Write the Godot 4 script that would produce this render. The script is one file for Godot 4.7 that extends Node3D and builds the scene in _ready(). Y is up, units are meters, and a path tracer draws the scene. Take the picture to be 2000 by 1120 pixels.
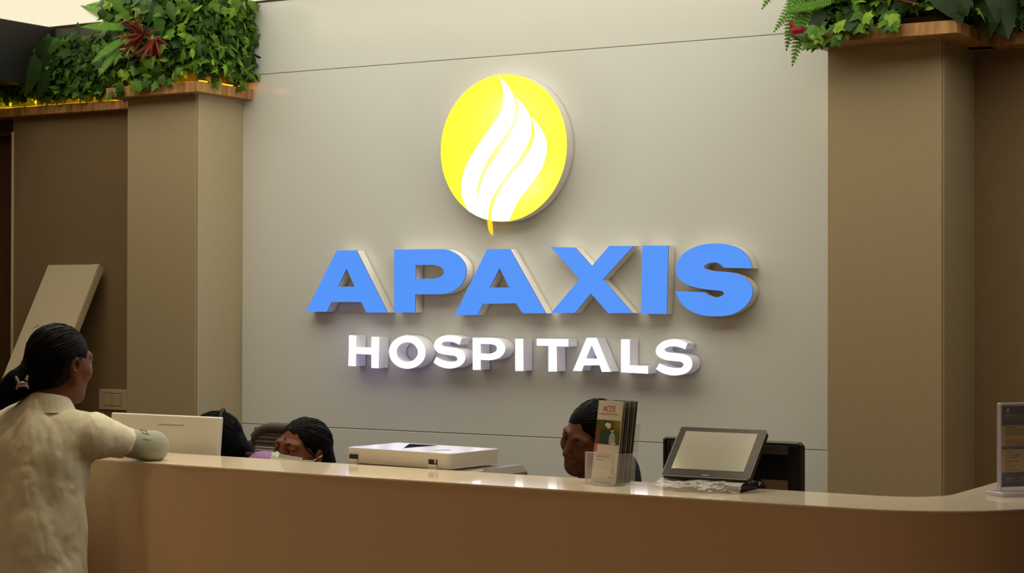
extends Node3D
# Hospital reception: lit sign on a glass-clad wall, planted pillars, curved counter, four staff.
# y up, metres; the sign wall is the plane z = 0, the room lies at z > 0.

var M := {}
var rng := RandomNumberGenerator.new()
const WALL_L := -5.167
const WALL_R := -2.345
const TOP := 2.885
const CT := 1.1

# ------------------------------------------------------------------ small helpers
func numbered(called: String) -> String:
	if not has_node(NodePath(called)):
		return called
	var n := 1
	while has_node(NodePath("%s_%03d" % [called, n])):
		n += 1
	return "%s_%03d" % [called, n]

func part_name(called: String, parent: Node) -> String:
	var key := "n_" + called
	var n: int = parent.get_meta(key, 0)
	parent.set_meta(key, n + 1)
	return called if n == 0 else "%s_%03d" % [called, n]

func tag(o: Node, label: String, category: String, group := "", kind := "") -> void:
	if label != "":
		o.set_meta("label", label)
	if category != "":
		o.set_meta("category", category)
	if group != "":
		o.set_meta("group", group)
	if kind != "":
		o.set_meta("kind", kind)

func thing(called: String, label: String, category: String, at := Vector3.ZERO, turn := 0.0, group := "") -> Node3D:
	var o := Node3D.new()
	o.name = numbered(called)
	add_child(o)
	o.position = at
	o.rotation.y = turn
	tag(o, label, category, group)
	return o

func obj(called: String, mesh: Mesh, m: Material, parent: Node = self) -> MeshInstance3D:
	var o := MeshInstance3D.new()
	o.mesh = mesh
	o.material_override = m
	o.name = numbered(called) if parent == self else part_name(called, parent)
	parent.add_child(o)
	return o

func structure(called: String, mesh: Mesh, m: Material) -> MeshInstance3D:
	var o := obj(called, mesh, m)
	o.set_meta("kind", "structure")
	return o

func begin() -> SurfaceTool:
	var st := SurfaceTool.new()
	st.begin(Mesh.PRIMITIVE_TRIANGLES)
	return st

func tri(st: SurfaceTool, a: Vector3, b: Vector3, c: Vector3, n: Vector3) -> void:
	if (b - a).cross(c - a).dot(n) > 0.0:
		var t := b
		b = c
		c = t
	for p in [a, b, c]:
		st.set_normal(n)
		st.set_uv(Vector2(p.x, -p.y))
		st.add_vertex(p)

func quad(st: SurfaceTool, a: Vector3, b: Vector3, c: Vector3, d: Vector3, n: Vector3) -> void:
	tri(st, a, b, c, n)
	tri(st, a, c, d, n)

# a box with chamfered edges
func bx(st: SurfaceTool, c: Vector3, size: Vector3, bev := 0.0, t := Transform3D()) -> void:
	var h := size * 0.5
	var b := minf(bev, minf(h.x, minf(h.y, h.z)) * 0.9)
	for ax in 3:
		for s: float in [-1.0, 1.0]:
			var u := (ax + 1) % 3
			var v := (ax + 2) % 3
			var n := Vector3.ZERO
			n[ax] = s
			var q := []
			for k in [[-1, -1], [1, -1], [1, 1], [-1, 1]]:
				var p := Vector3.ZERO
				p[ax] = s * h[ax]
				p[u] = k[0] * (h[u] - b)
				p[v] = k[1] * (h[v] - b)
				q.append(t * (c + p))
			quad(st, q[0], q[1], q[2], q[3], (t.basis * n).normalized())
	if b <= 0.0:
		return
	for ax in 3:
		var u := (ax + 1) % 3
		var v := (ax + 2) % 3
		for su: float in [-1.0, 1.0]:
			for sv: float in [-1.0, 1.0]:
				var q := []
				for k in [[-1, 0], [1, 0], [1, 1], [-1, 1]]:
					var p := Vector3.ZERO
					p[ax] = k[0] * (h[ax] - b)
					p[u] = su * (h[u] - (b if k[1] == 1 else 0.0))
					p[v] = sv * (h[v] - (0.0 if k[1] == 1 else b))
					q.append(t * (c + p))
				var n := Vector3.ZERO
				n[u] = su
				n[v] = sv
				quad(st, q[0], q[1], q[2], q[3], (t.basis * n).normalized())
	for sx: float in [-1.0, 1.0]:
		for sy: float in [-1.0, 1.0]:
			for sz: float in [-1.0, 1.0]:
				var s := Vector3(sx, sy, sz)
				var q := []
				for ax in 3:
					var p := s * (h - Vector3(b, b, b))
					p[ax] = s[ax] * h[ax]
					q.append(t * (c + p))
				tri(st, q[0], q[1], q[2], (t.basis * s).normalized())

func box(c: Vector3, size: Vector3, bev := 0.0, t := Transform3D()) -> ArrayMesh:
	var st := begin()
	bx(st, c, size, bev, t)
	return st.commit()

func span(lo: Vector3, hi: Vector3, bev := 0.0) -> ArrayMesh:
	return box((lo + hi) * 0.5, hi - lo, bev)

# a tube through points
func tube(st: SurfaceTool, pts: Array, radii: Array, sides := 8) -> void:
	var prev := []
	var pn := []
	for i in pts.size():
		var d: Vector3 = (pts[mini(i + 1, pts.size() - 1)] - pts[maxi(i - 1, 0)]).normalized()
		var u := d.cross(Vector3.UP if absf(d.y) < 0.9 else Vector3.RIGHT).normalized()
		var v := d.cross(u).normalized()
		var ring := []
		var rn := []
		for k in sides:
			var a := TAU * k / sides
			var n := u * cos(a) + v * sin(a)
			rn.append(n)
			ring.append(pts[i] + n * float(radii[i] if radii.size() > 1 else radii[0]))
		if i > 0:
			for k in sides:
				var j := (k + 1) % sides
				smooth_quad(st, [prev[k], prev[j], ring[j], ring[k]], [pn[k], pn[j], rn[j], rn[k]])
		for k in range(1, sides - 1):
			if i == 0:
				tri(st, ring[0], ring[k], ring[k + 1], -d)
			if i == pts.size() - 1:
				tri(st, ring[0], ring[k], ring[k + 1], d)
		prev = ring
		pn = rn

func smooth_quad(st: SurfaceTool, p: Array, n: Array) -> void:
	var m: Vector3 = n[0] + n[1] + n[2] + n[3]
	for t in [[0, 1, 2], [0, 2, 3]]:
		var o: Array = t
		if (p[t[1]] - p[t[0]]).cross(p[t[2]] - p[t[0]]).dot(m) > 0.0:
			o = [t[0], t[2], t[1]]
		for k in o:
			st.set_normal(n[k])
			st.set_uv(Vector2(p[k].x, -p[k].y))
			st.add_vertex(p[k])

# lathe: profile of (radius, height)
func lathe(profile: Array, sides := 24) -> ArrayMesh:
	var st := begin()
	for i in profile.size() - 1:
		var a: Vector2 = profile[i]
		var b: Vector2 = profile[i + 1]
		var d := (b - a).normalized()
		for k in sides:
			var t0 := TAU * k / sides
			var t1 := TAU * (k + 1) / sides
			var c0 := Vector3(cos(t0), 0, sin(t0))
			var c1 := Vector3(cos(t1), 0, sin(t1))
			var n0 := c0 * d.y + Vector3(0, -d.x, 0)
			var n1 := c1 * d.y + Vector3(0, -d.x, 0)
			smooth_quad(st, [c0 * a.x + Vector3(0, a.y, 0), c1 * a.x + Vector3(0, a.y, 0), c1 * b.x + Vector3(0, b.y, 0), c0 * b.x + Vector3(0, b.y, 0)], [n0, n1, n1, n0])
	return st.commit()

# ------------------------------------------------------------------ outlines ("c" corner, "s" smooth, millimetres)
func outline(text: String, steps := 5) -> PackedVector2Array:
	var pts := []
	for w in text.split(" ", false):
		var xy := w.substr(1).split(",")
		pts.append([w[0] == "s", Vector2(float(xy[0]), float(xy[1])) * 0.001])
	var out := PackedVector2Array()
	var n := pts.size()
	for i in n:
		var a = pts[i]
		var b = pts[(i + 1) % n]
		out.append(a[1])
		if not a[0] and not b[0]:
			continue
		var pa: Vector2 = a[1]
		var pb: Vector2 = b[1]
		var ta: Vector2 = (pb - pts[(i + n - 1) % n][1]) * 0.5
		var tb: Vector2 = (pts[(i + 2) % n][1] - pa) * 0.5
		if not b[0]:
			tb = (pb - pa) * 1.5 - ta * 0.5
		if not a[0]:
			ta = (pb - pa) * 1.5 - tb * 0.5
		# tangents no longer than the chord keep uneven spacing smooth
		ta = ta.limit_length((pb - pa).length() * 1.2)
		tb = tb.limit_length((pb - pa).length() * 1.2)
		for k in range(1, steps):
			var t := float(k) / steps
			var t2 := t * t
			var t3 := t2 * t
			out.append(pa * (2 * t3 - 3 * t2 + 1) + ta * (t3 - 2 * t2 + t) + pb * (3 * t2 - 2 * t3) + tb * (t3 - t2))
	return out

func bridged(outer: PackedVector2Array, hole: PackedVector2Array) -> PackedVector2Array:
	if Geometry2D.is_polygon_clockwise(outer) == Geometry2D.is_polygon_clockwise(hole):
		hole = hole.duplicate()
		hole.reverse()
	var bi := 0
	var bj := 0
	var best := 1e9
	for i in outer.size():
		for j in hole.size():
			var d := outer[i].distance_squared_to(hole[j])
			if d < best:
				best = d
				bi = i
				bj = j
	var out := PackedVector2Array()
	for i in bi + 1:
		out.append(outer[i])
	for k in hole.size() + 1:
		out.append(hole[(bj + k) % hole.size()])
	for i in range(bi, outer.size()):
		out.append(outer[i])
	return out

func face_mesh(st: SurfaceTool, outer: PackedVector2Array, hole: PackedVector2Array, z: float) -> void:
	var poly := bridged(outer, hole) if hole.size() else outer
	var ids := Geometry2D.triangulate_polygon(poly)
	for i in range(0, ids.size(), 3):
		var a := poly[ids[i]]
		var b := poly[ids[i + 1]]
		var c := poly[ids[i + 2]]
		tri(st, Vector3(a.x, a.y, z), Vector3(b.x, b.y, z), Vector3(c.x, c.y, z), Vector3(0, 0, 1))

func rim_mesh(st: SurfaceTool, loop: PackedVector2Array, z0: float, z1: float, is_hole := false) -> void:
	var flip := 1.0 if Geometry2D.is_polygon_clockwise(loop) != is_hole else -1.0
	var n := loop.size()
	var dirs := []
	for i in n:
		var d := (loop[(i + 1) % n] - loop[i]).normalized()
		dirs.append(Vector2(-d.y, d.x) * flip)
	for i in n:
		var j := (i + 1) % n
		var na: Vector2 = dirs[i]
		var nb: Vector2 = dirs[i]
		if dirs[i].dot(dirs[(i + n - 1) % n]) > 0.8:
			na = (dirs[i] + dirs[(i + n - 1) % n]).normalized()
		if dirs[i].dot(dirs[j]) > 0.8:
			nb = (dirs[i] + dirs[j]).normalized()
		var a := loop[i]
		var b := loop[j]
		var n3 := Vector3(na.x, na.y, 0)
		var m3 := Vector3(nb.x, nb.y, 0)
		smooth_quad(st, [Vector3(a.x, a.y, z0), Vector3(b.x, b.y, z0), Vector3(b.x, b.y, z1), Vector3(a.x, a.y, z1)], [n3, m3, m3, n3])

# a plate cut to a plan outline (x, z), from y0 to y1, with a small chamfer at its top edge
func plan_plate(loop: PackedVector2Array, y0: float, y1: float) -> ArrayMesh:
	var st := begin()
	face_mesh(st, loop, PackedVector2Array(), y1)
	rim_mesh(st, loop, y0, y1)
	var bottom := begin()
	face_mesh(bottom, loop, PackedVector2Array(), y0)
	st.append_from(bottom.commit(), 0, Transform3D())
	var turned := begin()
	# (x, plan, height) -> (x, height, z): plan outlines are given as (x, -z)
	turned.append_from(st.commit(), 0, Transform3D(Basis(Vector3.RIGHT, -PI / 2), Vector3.ZERO))
	return turned.commit()

# ------------------------------------------------------------------ smooth bodies: distance field, surface nets
class Prim:
	var t := 0
	var op := 0
	var k := 0.02
	var a := Vector3.ZERO
	var ba := Vector3.ZERO
	var l2 := 1.0
	var ra := 0.0
	var rb := 0.0
	var inv := Basis()
	var tilted := false
	var r := Vector3.ONE
	var r2 := Vector3.ONE

func cap(a: Vector3, b: Vector3, ra: float, rb: float, k := 0.02, op := 0) -> Prim:
	var p := Prim.new()
	p.a = a
	p.ba = b - a
	p.l2 = maxf(p.ba.length_squared(), 1e-8)
	p.ra = ra
	p.rb = rb
	p.k = k
	p.op = op
	return p

func ell(c: Vector3, r: Vector3, k := 0.02, op := 0, tilt := Basis()) -> Prim:
	var p := Prim.new()
	p.t = 1
	p.a = c
	p.r = r
	p.r2 = r * r
	p.k = k
	p.op = op
	p.inv = tilt.inverse()
	p.tilted = tilt != Basis()
	return p

func cut(at: Vector3, n: Vector3, k := 0.004) -> Prim:   # keep what lies behind the plane
	var p := Prim.new()
	p.t = 2
	p.op = 2
	p.a = at
	p.ba = n.normalized()
	p.k = k
	return p

func moved(prims: Array, t: Transform3D) -> Array:
	var out := []
	for p: Prim in prims:
		if p.t == 0:
			out.append(cap(t * p.a, t * (p.a + p.ba), p.ra, p.rb, p.k, p.op))
		elif p.t == 1:
			out.append(ell(t * p.a, p.r, p.k, p.op, t.basis.orthonormalized() * p.inv.inverse()))
		else:
			out.append(cut(t * p.a, t.basis * p.ba, p.k))
	return out

func field(p: Vector3, prims: Array) -> float:
	var d := 1e3
	for q: Prim in prims:
		var e: float
		if q.t == 0:
			var w := p - q.a
			var h := clampf(w.dot(q.ba) / q.l2, 0.0, 1.0)
			e = (w - q.ba * h).length() - q.ra - (q.rb - q.ra) * h
		elif q.t == 1:
			var w := p - q.a
			if q.tilted:
				w = q.inv * w
			var k0 := (w / q.r).length()
			var k1 := (w / q.r2).length()
			e = k0 * (k0 - 1.0) / k1 if k1 > 1e-6 else -q.r.x
		else:
			e = (p - q.a).dot(q.ba)
		if q.op == 0:
			var h := maxf(q.k - absf(d - e), 0.0) / q.k
			d = minf(d, e) - h * h * q.k * 0.25
		else:
			if q.op == 1:
				e = -e
			var h := maxf(q.k - absf(d - e), 0.0) / q.k
			d = maxf(d, e) + h * h * q.k * 0.25
	return d

func nets(prims: Array, cell: float, amp := 0.0, noise: FastNoiseLite = null, stretch := Vector3.ONE) -> Array:
	var lo := Vector3(1e9, 1e9, 1e9)
	var hi := -lo
	for q: Prim in prims:
		if q.op != 0:
			continue
		if q.t == 0:
			for e: Vector3 in [q.a, q.a + q.ba]:
				var r := maxf(q.ra, q.rb)
				lo = lo.min(e - Vector3(r, r, r))
				hi = hi.max(e + Vector3(r, r, r))
		else:
			var r := maxf(q.r.x, maxf(q.r.y, q.r.z)) if q.tilted else 0.0
			var rr := Vector3(r, r, r) if q.tilted else q.r
			lo = lo.min(q.a - rr)
			hi = hi.max(q.a + rr)
	var pad := cell * 3.0 + 0.012 + amp
	lo -= Vector3(pad, pad, pad)
	hi += Vector3(pad, pad, pad)
	const B := 6
	var nx := (int((hi.x - lo.x) / cell) / B + 1) * B + 1
	var ny := (int((hi.y - lo.y) / cell) / B + 1) * B + 1
	var nz := (int((hi.z - lo.z) / cell) / B + 1) * B + 1
	var val := PackedFloat32Array()
	val.resize(nx * ny * nz)
	val.fill(1.0)
	var active := []
	var reach := B * cell * 0.5 * 1.7321 * 1.12 + cell + amp
	for bz in range(0, nz - 1, B):
		for by in range(0, ny - 1, B):
			for bxx in range(0, nx - 1, B):
				var c := lo + Vector3(bxx + B * 0.5, by + B * 0.5, bz + B * 0.5) * cell
				var d := field(c, prims)
				if d > reach:
					continue
				var inside := d < -reach
				if not inside:
					active.append(Vector3i(bxx, by, bz))
				for z in range(bz, bz + B):
					for y in range(by, by + B):
						var row := (z * ny + y) * nx
						for x in range(bxx, bxx + B):
							if inside:
								val[row + x] = -1.0
							else:
								var p := lo + Vector3(x, y, z) * cell
								var v := field(p, prims)
								if noise != null:
									v += amp * noise.get_noise_3dv(p * stretch)
								val[row + x] = v
	var verts := PackedVector3Array()
	var ids := PackedInt32Array()
	var at := {}
	var sy := nx
	var sz := nx * ny
	var corner := [0, 1, sy, sy + 1, sz, sz + 1, sz + sy, sz + sy + 1]
	var edge := [[0, 1], [2, 3], [4, 5], [6, 7], [0, 2], [1, 3], [4, 6], [5, 7], [0, 4], [1, 5], [2, 6], [3, 7]]
	for b: Vector3i in active:
		for z in range(b.z, b.z + B):
			for y in range(b.y, b.y + B):
				for x in range(b.x, b.x + B):
					var i := (z * ny + y) * nx + x
					var first := val[i] < 0.0
					var mixed := false
					for k in range(1, 8):
						if (val[i + int(corner[k])] < 0.0) != first:
							mixed = true
							break
					if not mixed:
						continue
					var sum := Vector3.ZERO
					var n := 0
					for e in edge:
						var va := val[i + int(corner[e[0]])]
						var vb := val[i + int(corner[e[1]])]
						if (va < 0.0) != (vb < 0.0):
							var t := va / (va - vb)
							var pa := Vector3(e[0] & 1, (e[0] >> 1) & 1, e[0] >> 2)
							var pb := Vector3(e[1] & 1, (e[1] >> 1) & 1, e[1] >> 2)
							sum += pa.lerp(pb, t)
							n += 1
					at[i] = verts.size()
					verts.append(lo + (Vector3(x, y, z) + sum / n) * cell)
	for i: int in at:
		var v0 := val[i]
		for ax in 3:
			var step: int = [1, sy, sz][ax]
			var v1 := val[i + step]
			if (v0 < 0.0) == (v1 < 0.0):
				continue
			var du: int = [sy, sz, 1][ax]
			var dv: int = [sz, 1, sy][ax]
			var a = at.get(i)
			var b2 = at.get(i - du)
			var c = at.get(i - du - dv)
			var d = at.get(i - dv)
			if a == null or b2 == null or c == null or d == null:
				continue
			if v0 < 0.0:
				ids.append_array([a, c, b2, a, d, c])
			else:
				ids.append_array([a, b2, c, a, c, d])
	var normals := PackedVector3Array()
	normals.resize(verts.size())
	for k in range(0, ids.size(), 3):
		var n := (verts[ids[k + 2]] - verts[ids[k]]).cross(verts[ids[k + 1]] - verts[ids[k]])
		for j in 3:
			normals[ids[k + j]] += n
	for k in normals.size():
		normals[k] = normals[k].normalized()
	return [verts, normals, ids]

func body_mesh(pieces: Array) -> ArrayMesh:
	var v := PackedVector3Array()
	var n := PackedVector3Array()
	var ids := PackedInt32Array()
	for p in pieces:
		var base := v.size()
		v.append_array(p[0])
		n.append_array(p[1])
		for k: int in p[2]:
			ids.append(k + base)
	var arrays := []
	arrays.resize(Mesh.ARRAY_MAX)
	arrays[Mesh.ARRAY_VERTEX] = v
	arrays[Mesh.ARRAY_NORMAL] = n
	arrays[Mesh.ARRAY_INDEX] = ids
	var m := ArrayMesh.new()
	m.add_surface_from_arrays(Mesh.PRIMITIVE_TRIANGLES, arrays)
	return m

func sphere(r: float, seg := 16) -> SphereMesh:
	var s := SphereMesh.new()
	s.radius = r
	s.height = r * 2
	s.radial_segments = seg
	s.rings = seg / 2
	return s

func noise(freq: float, sd := 1, oct := 3) -> FastNoiseLite:
	var f := FastNoiseLite.new()
	f.seed = sd
	f.frequency = freq
	f.noise_type = FastNoiseLite.TYPE_SIMPLEX_SMOOTH
	f.fractal_octaves = oct
	return f

# ------------------------------------------------------------------ materials
func mat(key: String, c: Color, rough: float, spec := 0.5) -> StandardMaterial3D:
	var m := StandardMaterial3D.new()
	m.resource_name = key
	m.albedo_color = c
	m.roughness = rough
	m.metallic_specular = spec
	M[key] = m
	return m

func glow(key: String, c: Color, energy: float, base := Color.BLACK) -> StandardMaterial3D:
	var m := mat(key, base, 0.6)
	m.emission_enabled = true
	m.emission = c
	m.emission_energy_multiplier = energy
	return m

func noise_tex(n: FastNoiseLite, c0: Color, c1: Color, size := 256) -> NoiseTexture2D:
	var t := NoiseTexture2D.new()
	t.width = size
	t.height = size
	t.seamless = true
	t.noise = n
	var g := Gradient.new()
	g.set_color(0, c0)
	g.set_color(1, c1)
	t.color_ramp = g
	return t

func grained(m: StandardMaterial3D, n: FastNoiseLite, c0: Color, c1: Color, scale: Vector3, world := true) -> void:
	m.albedo_texture = noise_tex(n, c0, c1)
	m.uv1_triplanar = true
	m.uv1_world_triplanar = world
	m.uv1_scale = scale

func clear(key: String, alpha := 0.06, c := Color.WHITE) -> StandardMaterial3D:
	var m := mat(key, Color(c.r, c.g, c.b, alpha), 0.04)
	m.transparency = BaseMaterial3D.TRANSPARENCY_ALPHA
	return m

func make_materials() -> void:
	mat("glass_wall", Color(0.885, 0.895, 0.87), 0.14, 0.42)
	mat("glass_edge", Color(0.70, 0.70, 0.64), 0.5)
	var pl := mat("laminate", Color(0.69, 0.622, 0.485), 0.42, 0.35)
	grained(pl, noise(0.05, 4, 4), Color(0.965, 0.965, 0.965), Color(1, 1, 1), Vector3(9, 1.2, 9))
	var ps := mat("laminate_lit_side", Color(0.71, 0.655, 0.525), 0.42, 0.35)  # paler copy of the laminate: brighter light on the sides put into colour
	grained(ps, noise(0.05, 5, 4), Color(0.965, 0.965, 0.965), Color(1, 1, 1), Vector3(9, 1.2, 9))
	mat("seam", Color(0.22, 0.15, 0.07), 0.6)
	mat("brass", Color(0.55, 0.42, 0.22), 0.35).metallic = 0.6
	var w := mat("wood", Color.WHITE, 0.5, 0.4)
	grained(w, noise(0.035, 9, 4), Color(0.52, 0.36, 0.19), Color(0.80, 0.61, 0.38), Vector3(3.0, 0.22, 3.0))
	mat("recess", Color(0.54, 0.455, 0.33), 0.5, 0.3)
	mat("dark_wood", Color(0.30, 0.20, 0.13), 0.45)
	mat("black", Color(0.035, 0.033, 0.03), 0.6)
	mat("upper_grey", Color(0.36, 0.34, 0.30), 0.6)
	mat("ceiling", Color(0.88, 0.86, 0.8), 0.8)
	var fl := mat("floor", Color(0.40, 0.30, 0.22), 0.35)
	grained(fl, noise(0.02, 3, 4), Color(0.8, 0.78, 0.75), Color(1, 1, 1), Vector3(1, 1, 1))
	mat("lobby", Color(0.62, 0.52, 0.40), 0.7)
	mat("counter_top", Color(0.93, 0.87, 0.77), 0.07, 0.5)
	mat("counter_front", Color(0.90, 0.785, 0.655), 0.36, 0.3)
	mat("desk", Color(0.66, 0.60, 0.50), 0.4)
	mat("plastic_white", Color(0.86, 0.84, 0.80), 0.35)
	mat("gloss_lilac_tint", Color(0.84, 0.83, 0.88), 0.20, 0.7)  # lilac of the letters' reflection put into the lid top's base colour
	mat("plastic_grey", Color(0.48, 0.46, 0.43), 0.5)
	mat("plastic_black", Color(0.045, 0.045, 0.05), 0.38)
	mat("plastic_dark", Color(0.16, 0.15, 0.14), 0.4)
	mat("switch_plate", Color(0.80, 0.73, 0.58), 0.4)
	mat("panel_white", Color(0.80, 0.74, 0.61), 0.45)
	mat("letter_side", Color(0.94, 0.92, 0.90), 0.45)
	glow("lit_side", Color(0.86, 0.85, 1.0), 0.13, Color(0.90, 0.89, 0.88))  # faint lilac glow put into the sides of the white letters
	glow("blue_face", Color(0.33, 0.60, 1.0), 0.92, Color(0.05, 0.1, 0.25))
	mat("blue_edge", Color(0.10, 0.22, 0.62), 0.5)
	glow("white_face", Color(1.0, 0.99, 1.0), 2.0, Color(0.8, 0.8, 0.8))
	glow("yellow_face", Color(1.0, 0.97, 0.02), 0.95, Color(0.95, 0.93, 0.25))
	glow("stem_face", Color(1.0, 0.80, 0.05), 0.75, Color(0.8, 0.6, 0.1))
	glow("flame_face", Color(1.0, 1.0, 0.98), 2.2, Color(0.8, 0.8, 0.8))
	glow("ceiling_glow", Color(0.985, 0.945, 0.82), 0.93, Color(0.8, 0.8, 0.76))  # emission stands in for the light falling on the bright ceiling
	glow("downlight", Color(1.0, 0.965, 0.88), 0.35)
	glow("amber", Color(1.0, 0.78, 0.10), 1.4)
	# plants
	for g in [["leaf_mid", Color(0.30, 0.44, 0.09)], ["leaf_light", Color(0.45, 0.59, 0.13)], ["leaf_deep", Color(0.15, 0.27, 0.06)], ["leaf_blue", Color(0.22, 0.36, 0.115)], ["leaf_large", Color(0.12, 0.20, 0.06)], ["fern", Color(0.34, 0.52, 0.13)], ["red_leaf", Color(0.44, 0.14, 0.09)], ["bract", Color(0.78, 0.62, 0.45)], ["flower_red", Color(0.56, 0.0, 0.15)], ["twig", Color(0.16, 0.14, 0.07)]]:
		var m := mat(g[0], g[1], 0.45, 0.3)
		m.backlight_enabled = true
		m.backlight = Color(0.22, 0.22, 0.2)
	mat("added_backing", Color(0.04, 0.06, 0.03), 0.9)
	# people
	var skin := mat("skin", Color(0.43, 0.245, 0.155), 0.5, 0.35)
	grained(skin, noise(0.03, 21, 3), Color(0.9, 0.88, 0.86), Color(1, 1, 1), Vector3(8, 8, 8), false)
	mat("skin_dark", Color(0.39, 0.225, 0.145), 0.45, 0.4)
	mat("lips", Color(0.42, 0.17, 0.13), 0.4)
	var hair := mat("hair", Color(0.022, 0.018, 0.019), 0.6, 0.18)
	hair.anisotropy_enabled = false
	mat("hair_strand", Color(0.060, 0.050, 0.050), 0.5, 0.22)
	mat("hair_band", Color(0.02, 0.02, 0.022), 0.7)
	mat("eye_white", Color(0.52, 0.46, 0.42), 0.25)
	mat("iris", Color(0.03, 0.02, 0.018), 0.1)
	mat("bindi", Color(0.28, 0.04, 0.04), 0.5)
	var coat := mat("coat", Color(0.87, 0.85, 0.75), 0.75, 0.25)
	coat.rim_enabled = true
	coat.rim = 0.15
	grained(coat, noise(0.2, 31, 2), Color(0.94, 0.94, 0.94), Color(1, 1, 1), Vector3(14, 14, 14), false)
	mat("shirt_grey", Color(0.60, 0.62, 0.55), 0.8)
	mat("shirt_line", Color(0.44, 0.47, 0.42), 0.8)
	mat("kurti_purple", Color(0.62, 0.42, 0.66), 0.75)
	mat("kurti_teal", Color(0.20, 0.30, 0.34), 0.8)
	mat("kurti_navy", Color(0.10, 0.11, 0.18), 0.8)
	mat("trousers", Color(0.10, 0.09, 0.10), 0.8)
	mat("mask_cloth", Color(0.90, 0.94, 0.93), 0.8)
	mat("matte_black", Color(0.03, 0.03, 0.03), 0.8, 0.1)
	mat("steel", Color(0.75, 0.73, 0.72), 0.3).metallic = 0.8
	mat("clip", Color(0.66, 0.60, 0.62), 0.25)
	mat("mesh_frame", Color(0.34, 0.31, 0.28), 0.5)
	mat("mesh_slat", Color(0.45, 0.42, 0.37), 0.7)
	# paper and acrylic
	clear("acrylic", 0.10)
	var edge := clear("acrylic_edge", 0.42, Color(0.86, 0.84, 0.92))
	edge.roughness = 0.2
	mat("paper", Color(0.84, 0.80, 0.74), 0.4)
	mat("paper_edge", Color(0.54, 0.51, 0.46), 0.6)
	mat("paper_edge_dark", Color(0.30, 0.29, 0.27), 0.6)
	mat("ink_red", Color(0.70, 0.10, 0.18), 0.6)
	mat("ink_pink", Color(0.74, 0.42, 0.42), 0.6)
	mat("ink_navy", Color(0.03, 0.06, 0.34), 0.5, 0.3)
	mat("ink_cream", Color(0.88, 0.72, 0.52), 0.5)
	mat("ink_white", Color(0.80, 0.78, 0.72), 0.5)
	mat("ink_grey", Color(0.34, 0.25, 0.18), 0.6)
	mat("stem_print", Color(0.75, 0.55, 0.1), 0.5)
	mat("label_beige", Color(0.55, 0.47, 0.38), 0.6)
	mat("screen", Color(0.69, 0.685, 0.62), 0.16, 0.6)  # switched off; the ceiling's pale reflection is put into the base colour
	mat("bezel", Color(0.17, 0.155, 0.13), 0.3, 0.35)
	mat("vent_grey", Color(0.33, 0.32, 0.30), 0.5)
	mat("slot_line", Color(0.52, 0.43, 0.33), 0.5)
	mat("bezel_edge", Color(0.62, 0.60, 0.56), 0.3)
	var film := mat("film", Color(0.92, 0.90, 0.87, 0.50), 0.26, 0.7)
	film.transparency = BaseMaterial3D.TRANSPARENCY_ALPHA
	film.cull_mode = BaseMaterial3D.CULL_DISABLED

# ------------------------------------------------------------------ the room
func build_room() -> void:
	structure("floor", span(Vector3(-12, -0.1, -3.1), Vector3(3, 0, 8.6)), M.floor)
	structure("ceiling", span(Vector3(-12, 3.1, -3.1), Vector3(3, 3.2, 8.6)), M.ceiling)
	structure("wall_front", span(Vector3(-12, 0, 8.5), Vector3(3, 3.1, 8.6)), M.lobby)
	structure("wall_far", span(Vector3(-12, 0, -3.1), Vector3(3, 3.1, -3.0)), M.ceiling)
	structure("wall_west", span(Vector3(-12, 0, -3.1), Vector3(-11.9, 3.1, 8.6)), M.lobby)
	structure("wall_east", span(Vector3(2.9, 0, -3.1), Vector3(3, 3.1, 8.6)), M.lobby)
	# back wall: core with three glass sheets on it, open joints between them
	var wb := structure("wall_back", span(Vector3(WALL_L - 0.3, 0, -0.10), Vector3(WALL_R + 0.3, TOP, -0.0035)), M.glass_edge)
	for r in [[0.0, 1.0582], [1.0618, 2.5712], [2.5748, TOP]]:
		obj("glass_panel", span(Vector3(WALL_L, r[0], -0.012), Vector3(WALL_R, r[1], 0.0), 0.0015), M.glass_wall, wb)
	obj("top_trim", span(Vector3(WALL_L, TOP, -0.10), Vector3(WALL_R, TOP + 0.008, 0.004)), M.seam, wb)
	# recessed side walls
	var wl := structure("wall_left", span(Vector3(-6.62, 0, -0.16), Vector3(-5.5, 2.4655, -0.06)), M.recess)
	obj("edge_strip", span(Vector3(-6.626, 0, -0.062), Vector3(-6.614, 2.40, -0.052), 0.002), M.switch_plate, wl)
	obj("upper_wall", span(Vector3(-7.8, 2.4655, -0.20), Vector3(-5.5, TOP, -0.10)), M.upper_grey, wl)
	obj("top_trim", span(Vector3(-7.2, TOP, -0.20), Vector3(-5.5, TOP + 0.008, -0.095)), M.seam, wl)
	var wr := structure("wall_right", span(Vector3(-2.0, 0, -0.14), Vector3(2.9, TOP, -0.04)), M.recess)
	wr.set_meta("kind", "structure")
	# dark door beyond the left recess
	var d := structure("door_1", span(Vector3(-7.7, 0, -0.20), Vector3(-6.62, 2.4655, -0.14)), M.dark_wood)
	obj("lintel", span(Vector3(-7.7, 2.385, -0.14), Vector3(-6.62, 2.41, -0.09), 0.003), M.dark_wood, d)
	obj("door_leaf", span(Vector3(-7.65, 0, -0.14), Vector3(-6.66, 2.345, -0.11), 0.004), M.dark_wood, d)
	# black partition head that hangs over the left ledge
	structure("trim_1", span(Vector3(-7.3, 2.60, -0.095), Vector3(-6.38, TOP, 1.4), 0.004), M.black)

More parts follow.
